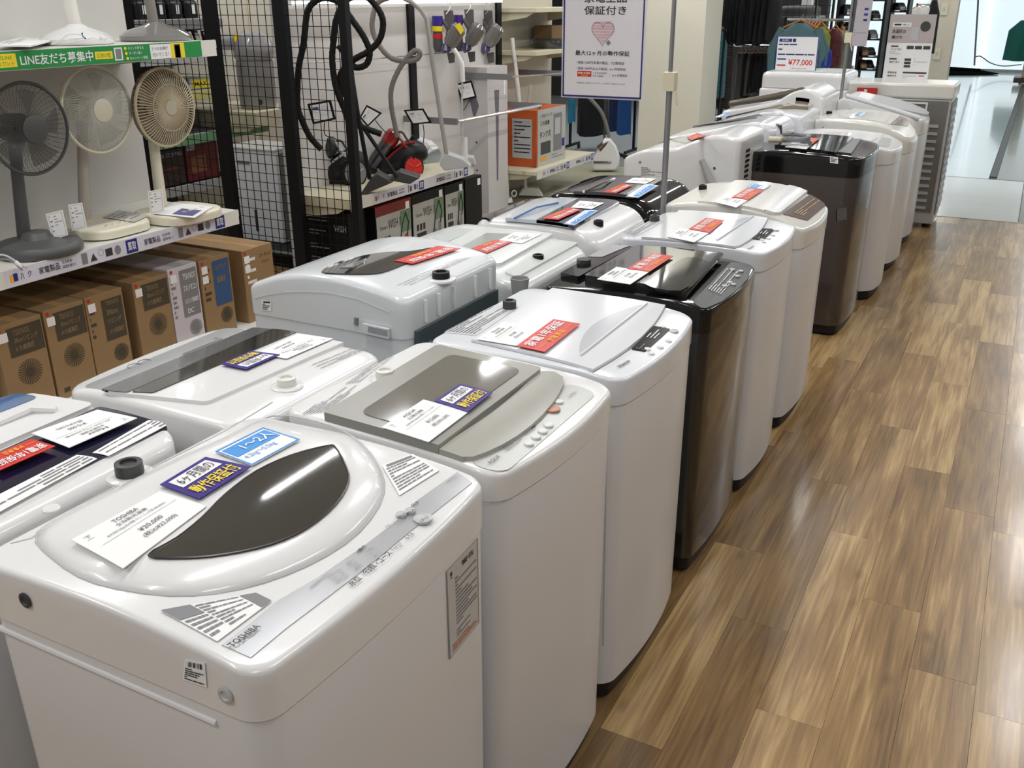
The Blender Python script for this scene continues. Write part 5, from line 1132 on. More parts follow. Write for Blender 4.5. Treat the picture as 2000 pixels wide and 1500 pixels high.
framed('black-framed product sheet tilted above the red vacuum', [(702, 229), (716, 205), (746, 221), (718, 248)], -3.5, [(733, 235, .003), (745, 250), (757, 262)])
framed('black-framed product sheet above the white faceted vacuum', [(788, 215), (827, 212), (843, 240), (805, 244)], -3.45, [(826, 242, .003), (828, 255), (828, 268), (826, 284)])
framed('black-framed product sheet behind the white stick vacuum handle', [(890, 164), (921, 157), (931, 190), (902, 197)], -3.55, [(917, 195, .003), (908, 212), (905, 214)])
# hanging handhelds
def handheld(label, x, y, Xp, cap, tape=False, cylm=None):
    F = Fr(x, y, X=Xp); t = thing('handheld_vacuum', label, 'vacuum cleaner'); f = lambda dx, dy, d=0: F(x+dx, y+dy, d)
    DG = mat('gunmetal', (.09, .085, .085), .35)
    MB().prism([f(-2, -38), f(17, -38), f(18, -2), f(4, -2)], HF*.03).build('handle_shell', DG, t, bevel=.004)
    MB().tube([f(-14, -27), f(-14, -8)], [.036, .036], 20).build('filter_cap', cap, t)
    MB().tube([f(-14, -8), f(-13, 14), f(-12, 34), f(-11, 44)], [.03, .03, .034, .024], 16).build('motor_body', DG, t)
    MB().tube([f(-4, -20), f(8, 0), f(4, 20)], .014, 10).build('grip', DG, t)
    MB().tube([f(31, -8, -.03), f(27, -2, -.03), f(12, 24, -.03), f(8, 32, -.03)], [.034, .054, .048, .03], 20).build('dust_bin', mat('clear_grey_bin', (.16, .155, .15), .1, coat=1), t)
    MB().tube([f(4, 28, -.02), f(2, 40, -.02), f(4, 46, -.02)], [.03, .04, .02], 18).build('bin_lid', mat('violet_bin', (.06, .04, .14), .15, coat=1), t)
    MB().prism([f(5, 46), f(20, 44), f(20, 64), f(9, 66)], HF*.02).build('nozzle', DG, t, bevel=.003)
    MB().tube(smooth_path([f(3, -30, -.02), f(10, -40, -.02), f(12, -50, -.02), f(7, -55, -.02), f(3, -50, -.02)]), .0025, 6).build('hanging_hook', CHROME, t)
    if tape:
        MB().prism([f(20, -8, -.09), f(30, -14, -.09), f(38, 0, -.09), f(32, 10, -.09)], HF*.004).build('sale_tape', YELL, t, ang=0)
        MB().tube([f(-14, -7), f(-14, 3)], [.0375, .0365], 20).build('sale_tape', YELL, t)
        MB().tube([f(-13, 8), f(-13, 17)], [.033, .033], 16).build('red_clip', RED, t)
VIO = mat('violet_cap', srgb(58, 30, 120), .2, coat=1)
handheld('handheld vacuum with a blue-violet cap and yellow sale tape', 868, 58, -3.5, mat('blueviolet_cap', srgb(48, 34, 140), .2, coat=1), True)
handheld('handheld vacuum with a purple cap hanging in the middle', 908, 56, -3.5, VIO)
handheld('handheld vacuum with a short purple cap at the right of the hanging three', 945, 58, -3.6, VIO)
# brackets and chrome bars
def bar(label, a, b, r=.012, arm=None, X=-3.2):
    t = thing('display_bar', label, 'bar'); A = at(*a, X=X); B = at(*b, X=X)
    MB().tube([A, B], r, 10).build('bar', CHROME, t)
    for P in ((A, B) if arm is None else arm): MB().box((-3.6, P.y-.012, P.z-.022), (P.x+.006, P.y-.004, P.z+.018)).build('arm', MGREY, t, ang=0)
bar('thick chrome bar with grey arms beside the tall white carton', (893, 237), (1056, 206))
bar('thin chrome bar above the orange carton', (1000, 150), (1102, 143), .005)
# tall stick vacuums and cartons at the end of the bay
t = thing('tall_carton', 'tall white cling-wrapped carton with a printed stick vacuum', 'carton')
A = at(946, 405, X=-3.42); y0 = A.y
t.location = (-3.40, 6.08, .1)
MB().box((-.2, 0, 0), (0, .30, 1.02)).build('carton_body', mat('white_carton', srgb(205, 200, 200), .4), t, ang=0)
MB().prism([(.001, .10, .86), (.001, .17, .86), (.001, .16, .66), (.001, .145, .22), (.001, .125, .22), (.001, .12, .66)], (.001, 0, 0)).build('printed_vacuum', mat('printed_grey', srgb(110, 106, 114), .5), t, ang=0)
MB().prism([(-.15, -.001, .82), (-.11, -.001, .88), (-.07, -.001, .76), (-.11, -.001, .66)], (0, -.001, 0)).build('printed_vacuum', MC['printed_grey'], t, ang=0)
MB().box((.001, .24, .82), (.002, .265, .92)).build('price_sticker', PAPER, t, ang=0)
for k in (.3, .5): MB().box((-.1, -.002, k), (-.088, 0, k+.012)).build('carry_hole', INK, t, ang=0)
def stick(label, F, poles, head, headm, extra=None):
    t = thing('stick_vacuum', label, 'vacuum cleaner')
    for n, pts, r, m_ in poles: MB().tube([F(*p) for p in pts], r, 12).build(n, m_, t)
    if head: MB().prism([F(*p) for p in head], HF*.1).build('floor_head', headm, t, ang=0, bevel=.006)
    return t
Fs = Fr(910, 322, Z=.555)
stick('white stick vacuum with a bent handle and thin grey pole', Fs, [('handle', [(886, 96), (893, 106), (902, 125), (904, 160)], [.016, .014, .017, .015], WHITE), ('tube', [(903, 160), (901, 265)], .006, GREYW), ('body', [(907, 268), (908, 320)], [.02, .022], WHITE)], [(893, 318), (900, 302), (925, 308), (930, 324)], GREYW)
Fs2 = Fr(1038, 386, Z=.105)
stick('long white stick vacuum leaning at the end of the display, with a dark-edged head', Fs2, [('handle', [(1000, 74), (1003, 100), (1006, 118)], [.018, .014, .018], WARMW), ('pole', [(1006, 118), (1013, 190), (1019, 250)], [.014, .02, .016], WARMW), ('rear_shell', [(1011, 225, .02), (1015, 330, .02)], [.022, .016], DARK), ('lower_tube', [(1018, 250), (1026, 368)], [.012, .016], WARMW)], [(1012, 382), (1022, 366), (1052, 368), (1062, 384)], WARMW)
stick('beige vacuum pole leaning against the bar, with a joint near its tip', Fs2, [('pole', [(1036, 165), (1035, 180), (1013, 320)], [.009, .013, .012], mat('beige_pole', srgb(186, 176, 160), .35))], None, None)
t = thing('tower_cleaner', 'upright white and taupe cleaner wrapped in film on a round base', 'vacuum cleaner')
F = Fr(988, 397, Z=.105)
for n, pts, r, m_ in (('handle', [(982, 240), (982, 282)], [.02, .028], WHITE), ('motor_body', [(982, 284), (983, 302)], [.03, .03], mat('taupe_shell', srgb(150, 132, 116), .3)), ('clear_cup', [(983, 304), (985, 340)], [.032, .03], mat('clear_grey_bin', (.16, .155, .15), .1)), ('shaft', [(985, 340), (987, 385)], [.03, .032], WARMW), ('base', [(987, 386), (988, 395)], [.05, .056], WHITE)):
    MB().tube([F(*p) for p in pts], r, 20).build(n, m_, t)
MB().torus(F(1004, 378, -.02), .022, .006, AX.to_track_quat('Z', 'Y').to_matrix(), 24, 6).build('side_ring', GREYW, t)
# third bay: cream unit
wc = struct(MB().box((-3.74, 6.66, 0), (-3.70, 7.75, 2.0)).build('wall_left', mat('cream_back_panel', srgb(196, 190, 176), .5, noise=.03), ang=0))
shelf('shop_shelf', 'cream upper shelf board with a wrapped robot cleaner on it', -3.70, -3.3, 6.66, 7.7, 1.20, m=CREAM, rail=False)
shelf('shop_shelf', 'cream top shelf board at the upper edge of the photo', -3.70, -3.3, 6.66, 7.7, 1.50, m=CREAM, rail=False)
s5 = shelf('shop_shelf', 'low cream shelf board carrying the orange carton', -3.70, -3.2, 6.45, 7.56, .36, m=CREAM)
rail_sheet(s5, .5, 1.11, .1, 1.08, lambda L: kaitori(L, .5), MC['rail_card_white'])
shelf('shop_shelf', 'wide cream base deck below the orange carton', -3.70, -2.72, 5.69, 8.45, .1, th=.1, rail=False, m=mat('olive_deck', srgb(158, 156, 132), .35))
t = thing('robot_cleaner', 'dark robot cleaner in crinkled clear film on the upper shelf', 'vacuum cleaner', (-3.45, 7.2, 1.203))
MB().lathe([(.14, 0), (.15, .02), (.15, .06), (.13, .075)], n=28).build('shell', mat('wrapped_black', (.03, .03, .032), .08, coat=1, bump=1, bscale=30), t)
t = thing('brown_parcel', 'brown carton on the upper shelf behind the robot cleaner', 'carton', (-3.58, 7.45, 1.202)); MB().box((-.08, -.12, 0), (.08, .14, .16)).build('carton_body', CARD, t, ang=0, bevel=.003); MB().box((-.08, -.01, .16), (.08, .01, .161)).build('packing_tape', MC['tape'], t, ang=0)
ORB = mat('orange_carton', srgb(196, 92, 40), .5)
t = thing('orange_carton', 'orange and grey carton printed with a grey machine, on the low shelf', 'carton', (-3.28, 6.62, .362))
MB().box((-.32, 0, 0), (0, .52, .42)).build('carton_body', ORB, t, ang=0)
MB().box((0, .02, 0), (.001, .52, .42)).build('front_print', mat('grey_print', srgb(190, 190, 188), .5), t, ang=0)
q = [Vector((.0012, .02, .42)), Vector((.0012, .52, .42)), Vector((.0012, .52, 0)), Vector((.0012, .02, 0))]
lettering(q, [('この省スペースで', .08, .08, .5, .14, INK), ('この容量', .08, .2, .4, .28, INK, True), ('タンク式', .06, .38, .45, .5, INK, True), ('RECT', .55, .12, .85, .8, MGREY), ('RECT', .6, .2, .8, .5, GREYW, False, 1), ('RECT', .1, .58, .45, .8, DGREY), ('RECT', .1, .84, .3, .92, ORNG), ('RECT', .86, .6, .97, .75, NAVY)]+lines(.5, .85, .9, .95, 2, GINK, 3, .3), .0006, t)
q = [Vector((-.32, -.0006, .42)), Vector((0, -.0006, .42)), Vector((0, -.0006, 0)), Vector((-.32, -.0006, 0))]
lettering(q, [('RECT', .35, .15, .88, .85, GREYW)]+[l for l in lines(.4, .2, .85, .8, 9, GINK, 3, .3)], .0006, t)
# steam cleaner with hose
t = thing('steam_cleaner', 'white teardrop steam cleaner with a brown clear tank and grey hose', 'steam cleaner')
F = Fr(1183, 335, Z=.105)
ol = [(1157, 334), (1156, 318), (1162, 305), (1172, 285), (1182, 271), (1192, 270), (1204, 285), (1211, 305), (1210, 322), (1203, 334)]
MB().prism([F(*p) for p in ol], HF*.1).build('shell', WHITE, t, bevel=.02)
MB().tube([F(1170, 292, .03), F(1188, 275, .03)], [.036, .03], 16).build('tank', mat('brown_tank', (.06, .035, .03), .08, coat=1), t)
MB().tube([F(1159, 317, -.002), F(1194, 317, -.002)], .01, 8).build('window', mat('brown_tank', (.06, .035, .03), .08), t)
MB().tube(smooth_path([F(1190, 268, .04), F(1183, 240, .04), F(1172, 215, .04), F(1150, 190, .04)]), .016, 10).build('hose', mat('grey_hose3', srgb(120, 116, 112), .5), t)

t = thing('power_plug', 'dangling white plug and cords over the left end of the lower rail', 'plug')
F = Fr(25, 505, X=-3.14)
MB().tube(smooth_path([F(-20, 500), F(5, 498), F(22, 505), F(38, 516), F(52, 522)]), .004, 6).build('cord', GREYW, t)
MB().tube(smooth_path([F(-20, 512), F(8, 506), F(26, 512), F(44, 528)]), .004, 6).build('cord', MGREY, t)
MB().tube([F(30, 512), F(44, 522)], [.009, .006], 8).build('plug_body', WHITE, t)
# ============================================================ BEHIND THE MESH: second gondola
wb = struct(MB().box((-5.55, 3.0, 0), (-5.5, 5.1, 2.0)).build('wall_left', mat('dark_back', srgb(60, 56, 52), .6), ang=0))
wb2 = struct(MB().box((-5.55, 5.1, 0), (-5.5, 7.2, 2.0)).build('wall_left', MC['cream_back_panel'], ang=0))
for k in range(5): MB().box((-5.5, 5.15+k*.45, 0), (-5.49, 5.17+k*.45, 2)).build('upright', CREAM, wb2, ang=0)
for z, y1, lab, rc in ((1.24, 5.25, 'grey-edged shelf board high behind the mesh', GREYW), (1.0, 5.2, 'yellow-edged shelf board behind the mesh', mat('pale_yellow_strip', srgb(214, 206, 130), .5)), (.72, 5.6, 'green-edged shelf board behind the mesh', mat('pale_green_strip', srgb(120, 170, 130), .5)), (.40, 5.25, 'white-edged lower shelf board behind the mesh', GREYW), (1.45, 5.25, 'topmost grey shelf board behind the mesh', MGREY)):
    s_ = shelf('shop_shelf', lab, -5.5, -5.0, 4.15, y1, z, m=MGREY if z > .6 else BLACKM)
    MB().box((.507, 0, -.06), (.509, y1-4.17, 0)).build('rail_card', rc, s_, ang=0)
# goods there
R3 = random.Random(5)
def goods(name, label, x, y, z, s, m, parts=()):
    t = thing(name, label, 'box', (x, y, z)); MB().box((-s[0], 0, 0), (0, s[1], s[2])).build('box_body', m, t, ang=0, bevel=.003)
    q = [Vector((.0006, 0, s[2])), Vector((.0006, s[1], s[2])), Vector((.0006, s[1], 0)), Vector((.0006, 0, 0))]
    lettering(q, list(parts), .0005, t); return t
DR = mat('dark_red_box', srgb(104, 30, 34), .5); DB = mat('dark_brown_box', srgb(62, 50, 48), .5)
goods('game_stick_box', 'dark box lettered for a game stick, behind the mesh', -5.03, 4.42, .405, (.2, .34, .24), DB, [('ARCADE STICK PRO', .2, .1, .95, .2, GREYW), ('RECT', .5, .5, .85, .56, mat('muted_red', srgb(150, 60, 60), .5)), ('RECT', .2, .6, .28, .85, MC['muted_red'])])
goods('red_box', 'dark red box right of the game stick box', -5.03, 4.78, .405, (.2, .3, .28), DR, [('RECT', .05, .08, .3, .25, GREYW), ('RECT', .1, .4, .6, .8, mat('ochre_print', srgb(140, 90, 60), .5))])
goods('console_box', 'white and blue console box behind the beige fan pole', -5.03, 4.16, .405, (.2, .25, .22), PAPER, [('RECT', .0, .0, 1, .25, NAVY), ('RECT', .4, .4, .8, .8, LBLUE), ('●', .1, .5, .35, .8, INK)])
goods('grey_box', 'pale grey box on the green-edged shelf behind the mesh', -5.03, 4.5, .725, (.2, .3, .12), GREYW, lines(.1, .2, .6, .6, 2, GINK, 3))
goods('black_box', 'black box with a white tag on the green-edged shelf', -5.03, 4.25, .725, (.2, .2, .14), BLACKM, [('RECT', .6, .0, .8, .6, PAPER)])
goods('white_box', 'white box with a green band on the yellow-edged shelf', -5.03, 4.3, 1.005, (.2, .3, .1), PAPER, [('RECT', 0, .6, 1, 1, YELL)])
goods('sale_box', 'box with a bright yellow sale card on the yellow-edged shelf', -5.03, 4.9, 1.005, (.2, .22, .07), GREYW, [('RECT', .1, .1, .8, .9, YELL), ('MAX', .2, .3, .7, .7, INK, True)])
goods('cream_carton', 'cream carton standing above the white appliance behind the mesh', -5.03, 5.15, .725, (.2, .24, .12), CREAM, [('RECT', .6, .3, .7, .5, GINK)])
for k, (y, m_) in enumerate(((4.3, NAVY), (4.42, DR), (4.55, DB), (4.68, DR))):
    goods('small_box', ('blue', 'dark red', 'brown', 'red-brown')[k]+' small box lying on the grey-edged shelf behind the mesh', -5.08, y, 1.243, (.12, .1, .06), m_)
for k in range(7):
    t = thing('shoulder_bag', 'dark bag with a white tag on the topmost shelf behind the mesh', 'bag', (-5.12, 4.2+k*.14, 1.452), 0, 'tagged dark bags behind the mesh')
    MB().slab(.12, .12, lambda x, y: .10+.02*math.cos(x*20), lambda x, y: 0, .03, 0, .02, rings=2).build('bag_body', DARK, t, ang=60)
    MB().box((.062, -.01, .03), (.064, .015, .09)).build('tag', PAPER, t, ang=0)
    MB().torus((0, 0, .1), .04, .004, Matrix.Rotation(PI/2, 3, 'X'), 16, 5).build('strap', DARK, t)
for k in range(5):
    t = thing('phone_case_pack', 'white-fronted accessory pack leaning on a black tray behind the mesh', 'pack', (-5.05+.0*k, 4.78+k*.085, 1.243), 0, 'accessory packs on the black tray')
    MB().prism([(0, 0, 0), (0, .055, 0), (-.05, .055, .13), (-.05, 0, .13)], (.006, 0, 0)).build('pack_back', BLACKM, t, ang=0)
    MB().prism([(.0075, .01, .02), (.0075, .045, .02), (-.035, .045, .12), (-.035, .01, .12)], (.001, 0, 0)).build('insert', PAPER, t, ang=0)
# white appliance and humidifier
t = thing('air_conditioner', 'white floor-standing portable cooler with a dark slot grip, behind the mesh', 'appliance', (-4.34, 4.8, .1))
MB().box((-.2, -.13, 0), (.2, .15, .585)).build('cabinet', mat('appliance_grey', srgb(224, 226, 230), .4), t, ang=0, bevel=.006)
MB().box((-.205, -.14, .585), (.205, .16, .6)).build('top_plate', WHITE, t, ang=0, bevel=.004)
MB().box((.2, -.1, .02), (.204, .13, .57)).build('side_grille', mat('grille_grey', srgb(120, 122, 120), .5), t, ang=0)
for k in range(26): MB().box((.204, -.09, .2+k*.01), (.207, .0, .204+k*.01)).build('louvre', MGREY, t, ang=0)
MB().box((-.12, -.134, .49), (-.02, -.128, .51)).build('grip', MGREY, t, ang=0)
MB().box((-.02, -.134, .06), (0, -.128, .2)).build('slot', DGREY, t, ang=0)
plat = thing('base_platform', 'low black plinth under the white appliance', 'plinth', (-4.4, 4.85, 0)); MB().box((-.6, -.35, 0), (.7, .4, .098)).build('plinth_body', BLACKM, plat, ang=0)
MB().box((-.62, -.37, .09), (.72, -.35, .1)).build('edge', MGREY, plat, ang=0)
s_ = shelf('shop_shelf', 'deep cream shelf board carrying the grey humidifier', -5.49, -4.75, 5.2, 5.8, .84, th=.1, m=CREAM, rail=False)
t = thing('humidifier', 'rounded grey humidifier with a lidded base, behind the mesh', 'humidifier', (-4.95, 5.46, .842))
MB().lathe([(.12, 0), (.13, .02), (.132, .30), (.128, .325)], n=28).build('base', mat('humidifier_grey', srgb(140, 138, 136), .3), t)
MB().lathe([(.125, .328), (.14, .35), (.142, .43), (.11, .49), (.05, .52), (.02, .522)], n=28).build('water_tank', mat('humidifier_tank', srgb(158, 156, 156), .2, coat=.6), t)
MB().lathe([(.02, 0), (.02, .005)], (.1, -.09, .05), Matrix.Rotation(PI/2, 3, 'X'), 14).build('socket', INK, t)
t = thing('tool_bag', 'grey soft bag with a yellow clip on the shelf above the humidifier', 'bag', (-5.1, 5.35, 1.243)); MB().slab(.2, .3, lambda x, y: .1, lambda x, y: 0, .05, 0, .04).build('bag_body', MGREY, t, ang=60); MB().box((.1, -.02, .05), (.11, .04, .1)).build('clip', YELL, t, ang=0)

# ============================================================ hanging sign, poles, pillar
t = thing('hanging_sign', 'large white hanging warranty sign with a blue border and a pink heart', 'sign', (0, 5.2, 0))
A = at(1099, 188, Y=5.2); B = at(1252, 193, Y=5.2); zb = (A.z+B.z)/2; W_ = B.x-A.x; H_ = W_*1.414
MB().box((A.x-.01, 0, zb-.008), (B.x+.012, .004, zb+H_+.01)).build('acrylic_sleeve', mat('acrylic', (.75, .75, .78), .1, alpha=.5), t, ang=0)
MB().box((A.x, -.002, zb), (B.x, 0, zb+H_)).build('sheet', mat('sign_paper', srgb(226, 224, 230), .35), t, ang=0)
q = [Vector((A.x, -.0025, zb+H_)), Vector((B.x, -.0025, zb+H_)), Vector((B.x, -.0025, zb)), Vector((A.x, -.0025, zb))]
NB = mat('border_blue', srgb(44, 40, 120), .4); PK = mat('pink_hatch', srgb(214, 150, 160), .5)
z0 = at(1180, 0, Y=5.2).z; v0 = 1-(z0-zb)/H_; vv = lambda py: v0+(1-v0)*py/190
it = [('RECT', 0, 0, .018, 1, NB), ('RECT', .982, 0, 1, 1, NB), ('RECT', 0, .987, 1, 1, NB), ('RECT', 0, 0, 1, .013, NB),
      ('家電全品', .26, vv(-15), .78, vv(5), INK, True), ('保証付き', .26, vv(11), .78, vv(28), INK, True), ('最大12ヶ月の動作保証', .16, vv(97), .84, vv(107), INK, True),
      ('・税抜1,000円未満の製品：7日間保証', .17, vv(118), .78, vv(124), INK), ('・税抜1,000円以上の製品：6ヶ月間保証', .17, vv(130), .8, vv(135.5), INK), ('RECT', .19, vv(138), .37, vv(149), RED), ('家電1年保証', .2, vv(139.5), .36, vv(144), WPR, True, 1), ('対象商品', .23, vv(145.5), .33, vv(148), YELL, True, 1),
      ('こちらのPOPが', .39, vv(139), .57, vv(143), INK), ('付いた製品', .39, vv(145), .52, vv(149), INK), ('：12ヶ月間保証', .6, vv(142), .82, vv(147.5), INK), ('※自動返品にて受領いただきます　※一部対象外の商品がございます', .18, vv(160), .8, vv(163), GINK)]
lettering(q, it, .0006, t)
hc = lambda a: (16*math.sin(a)**3, 13*math.cos(a)-5*math.cos(2*a)-2*math.cos(3*a)-math.cos(4*a))
cx, cz = A.x+W_*.5, zb+H_*(1-vv(61)); sc_ = W_*.0087
P = [Vector((cx+hc(2*PI*k/48)[0]*sc_, -.0032, cz+hc(2*PI*k/48)[1]*sc_)) for k in range(49)]
MB().tube([p for i, p in enumerate(P) if not 25 < i < 31], .0014, 5).build('heart_line', GINK, t)
hm = MB()
for k in range(14):
    zz = -13+k*1.9
    xs = [p.x-cx for p in P if abs((p.z-cz)/sc_-zz) < 1.6]
    if xs: hm.prism([(cx+min(xs), -.0028, cz+zz*sc_), (cx+max(xs), -.0028, cz+zz*sc_+.003), (cx+max(xs), -.0028, cz+zz*sc_+.0065), (cx+min(xs), -.0028, cz+zz*sc_+.0035)], (0, -.0002, 0))
hm.build('heart_hatching', PK, t, ang=0)
MB().prism([(cx+.02, -.0036, cz-.055), (cx+.035, -.0036, cz-.04), (cx+.05, -.0036, cz-.055), (cx+.035, -.0036, cz-.07)], (0, -.001, 0)).build('plug_symbol', MGREY, t, ang=0)
for x in (A.x+.05, B.x-.05): MB().cyl((x, .001, zb+H_), (x, .001, CEIL-.01), .0012, 6).build('hanging_wire', CHROME, t)
def pole(label, x, y, clipz):
    t = thing('display_pole', label, 'pole', (x, y, 0))
    MB().lathe([(.05, 0), (.05, .008), (.02, .012)], n=20).build('base_disc', MGREY, t)
    MB().cyl((0, 0, .01), (0, 0, clipz), .011, 12).build('lower_tube', mat('aluminium_tube', (.32, .32, .33), .35, metal=.7), t)
    MB().cyl((0, 0, clipz), (0, 0, 2.5), .008, 12).build('upper_tube', MC['aluminium_tube'], t)
    MB().box((-.02, -.022, clipz-.03), (.024, .016, clipz+.035)).build('clip', CREAM, t, ang=0, bevel=.003)
    MB().prism([(.018, -.02, clipz-.03), (.034, -.02, clipz-.08), (.038, -.02, clipz-.078), (.03, -.02, clipz-.03)], (0, .01, 0)).build('clip_lever', CREAM, t, ang=0)
    return t
pole('tall aluminium display pole with a cream clip standing between the machines', -1.15, 3.385, 1.29)
t2 = pole('far aluminium display pole with a cream clip near the price sign', -1.16, 7.02, 1.31)
A = at(1662, 90, Y=7.0); B = at(1692, 88, Y=7.0)
t = thing('hanging_leaflet', 'narrow lilac leaflet hanging beside the far pole', 'leaflet', (0, 7.0, 0))
MB().prism([(A.x, 0, A.z), (B.x, 0, A.z), (B.x+.012, 0, 1.75), (A.x+.012, 0, 1.75)], (0, .003, 0)).build('sheet', mat('lilac_sheet', srgb(176, 170, 176), .4), t, ang=0)
lettering([Vector((A.x, -.001, 1.6)), Vector((B.x, -.001, 1.6)), Vector((B.x, -.001, A.z)), Vector((A.x, -.001, A.z))], [('RECT', .6, .3+.1*k, .85, .34+.1*k, NAVY) for k in range(3)]+lines(.1, .7, .9, .85, 3, GINK, 4, .2), .0006, t)
pil = struct(MB().box((-3.17, 8.5, 0), (-2.6, 9.0, 2.6)).build('wall_pillar', mat('pillar_paint', srgb(222, 218, 204), .6, noise=.02), ang=0))
# price sign and poster on the far machines
t = thing('price_sign', 'white price sign reading 77,000 yen on the drum machine', 'sign', (0, 7.5, 1.13))
A = at(1513, 129, Y=7.5); B = at(1594, 131, Y=7.5); T_ = at(1518, 70, Y=7.5)
z0 = 1.065; h_ = T_.z-z0
t.location = (A.x, 7.5, z0)
W_ = B.x-A.x
MB().box((0, 0, 0), (W_, .003, h_)).build('sheet', PAPER, t, ang=0)
q = [Vector((0, -.0006, h_)), Vector((W_, -.0006, h_)), Vector((W_, -.0006, 0)), Vector((0, -.0006, 0))]
lettering(q, [('RECT', 0, 0, .02, 1, NAVY), ('RECT', .98, 0, 1, 1, NAVY), ('RECT', 0, 0, 1, .02, NAVY), ('RECT', .06, .08, .36, .17, NAVY), ('洗濯機', .12, .1, .3, .15, WPR, True, 1), ('RECT', .38, .08, .46, .17, NAVY)]+lines(.05, .23, .95, .27, 1, NAVY, 3, .9)+lines(.05, .37, .95, .41, 1, NAVY, 4, .9)+lines(.05, .52, .95, .56, 1, NAVY, 5, .9)+[('RECT', .05, .66, .26, .7, NAVY), ('RECT', .05, .84, .26, .88, RED), ('¥77,000', .32, .68, .9, .88, RED, True), ('(税込¥84,700)', .4, .93, .78, .97, RED)], .0006, t)
t = thing('guide_poster', 'tall grey and white poster on how to choose a washing machine', 'poster', (0, 7.62, 1.0))
A = at(1720, 156, Y=7.62); B = at(1806, 158, Y=7.62); T_ = at(1733, 28, Y=7.62); t.location = (A.x+.01, 7.62, 1.0); W_ = (B.x-A.x)*1.02; h_ = T_.z-1.0
MB().box((0, 0, 0), (W_, .004, h_)).build('sheet', PAPER, t, ang=0)
MB().box((0, -.001, h_*.58), (W_, 0, h_)).build('header', mat('greige_header', srgb(186, 176, 174), .5), t, ang=0)
q = [Vector((0, -.0018, h_)), Vector((W_, -.0018, h_)), Vector((W_, -.0018, 0)), Vector((0, -.0018, 0))]
lettering(q, [('RECT', .08, .12, .48, .18, WPR), ('が教える', .28, .135, .44, .165, INK, False, 1), ('RECT', .11, .137, .26, .163, INK, False, 1), ('洗濯機の', .08, .22, .38, .28, INK, True), ('選び方', .08, .31, .32, .36, INK, True), ('●', .68, .1, .9, .25, DGREY), ('RECT', .5, .18, .66, .38, GREYW),
    ('RECT', .1, .46, .26, .48, INK), ('サイズで選ぶ', .1, .5, .35, .53, INK), ('RECT', .45, .46, .6, .51, DGREY), ('RECT', .63, .46, .78, .51, DGREY), ('RECT', .81, .46, .96, .51, DGREY), ('RECT', .1, .65, .26, .67, INK), ('種類で選ぶ', .1, .69, .33, .72, INK), ('RECT', .44, .65, .58, .685, DGREY), ('RECT', .44, .7, .58, .735, DGREY), ('RECT', .44, .75, .58, .785, DGREY),
    ('家電全品', .1, .85, .3, .88, INK, True), ('保証付き', .1, .9, .3, .93, INK, True), ('RECT', .44, .85, .96, .875, DGREY), ('RECT', .8, .9, .92, .915, RED)]+lines(.08, .55, .35, .6, 2, GREYW, 3, .3)+lines(.64, .65, .95, .78, 3, GREYW, 4, .2)+lines(.44, .91, .75, .97, 2, GREYW, 5, .3), .0006, t)
t = thing('red_tag', 'small red tag standing behind the folding-lid machine', 'price tag', (-1.16, 7.4, .93)); MB().box((0, 0, 0), (.14, .003, .06)).build('tag_card', RED, t, ang=0); MB().box((.05, -.001, .02), (.07, 0, .05)).build('tag_print', PAPER, t, ang=0)
t.location = at(1672, 188, Y=7.42)

# ============================================================ CLOTHES AND RACKS
def garment(name, label, px, top, bot, w_, Y, m, sleeves=False, hanger=True, group=None, dep=.06):
    A = at(px, top, Y=Y); B = at(px, bot, Y=Y); t = thing(name, label, 'garment', (A.x, Y, 0), 0, group)
    zt, zb_ = A.z, B.z; V = []; F = []; n = 20; rows = 8; R_ = random.Random(px)
    ph = R_.random()*6
    for i in range(rows+1):
        q = i/rows; z = zt+(zb_-zt)*q; ww = w_/2*(.35+.65*min(1, q*4))*(1+.12*q)
        for k in range(n):
            a = 2*PI*k/n; fold = 1+.18*math.sin(a*5+ph+q*2)*min(1, q*2)
            V.append((ww*math.cos(a)*(1 if abs(math.cos(a)) < .99 else 1), dep*math.sin(a)*fold, z+.01*math.sin(a*3+ph)*q))
    F = [(i*n+k, i*n+(k+1) % n, (i+1)*n+(k+1) % n, (i+1)*n+k) for i in range(rows) for k in range(n)]
    F += [tuple(range(n))[::-1], tuple(range(rows*n, (rows+1)*n))]
    MB().add(V, F).build('cloth_body', m, t, ang=70)
    if sleeves:
        for s_ in (-1, 1): MB().tube([(s_*w_*.4, 0, zt-.05), (s_*w_*.62, 0, zt-.22), (s_*w_*.62, .01, zt-.42)], [.05, .05, .04], 10).build('sleeve', m, t)
    if hanger:
        WD = mat('hanger_wood', srgb(176, 112, 58), .45)
        MB().tube([(-w_*.42, 0, zt-.035), (0, 0, zt+.03), (w_*.42, 0, zt-.035)], .009, 6).build('hanger', WD, t)
        MB().tube([(0, 0, zt+.03), (0, 0, zt+.06), (.012, 0, zt+.075), (.02, 0, zt+.06)], .0022, 5).build('hanger_hook', CHROME, t)
    return t
def rack(label, x0, x1, Y, z, y2=None):
    t = thing('clothes_rack', label, 'rack', (0, Y, 0))
    MB().cyl((x0, 0, z), (x1, 0, z), .012, 10).build('rail', CHROME, t)
    for x in (x0, x1):
        MB().box((x-.012, -.012, .05), (x+.012, .012, z+.02)).build('upright', BLACKM, t, ang=0)
        MB().box((x-.012, -.25, .05), (x+.012, .25, .075)).build('foot_bar', BLACKM, t, ang=0)
        for s_ in (-.24, .24): MB().lathe([(.025, -.01), (.025, .01)], (x, s_, .025), Matrix.Rotation(PI/2, 3, 'Y'), 12).build('castor', DARK, t)
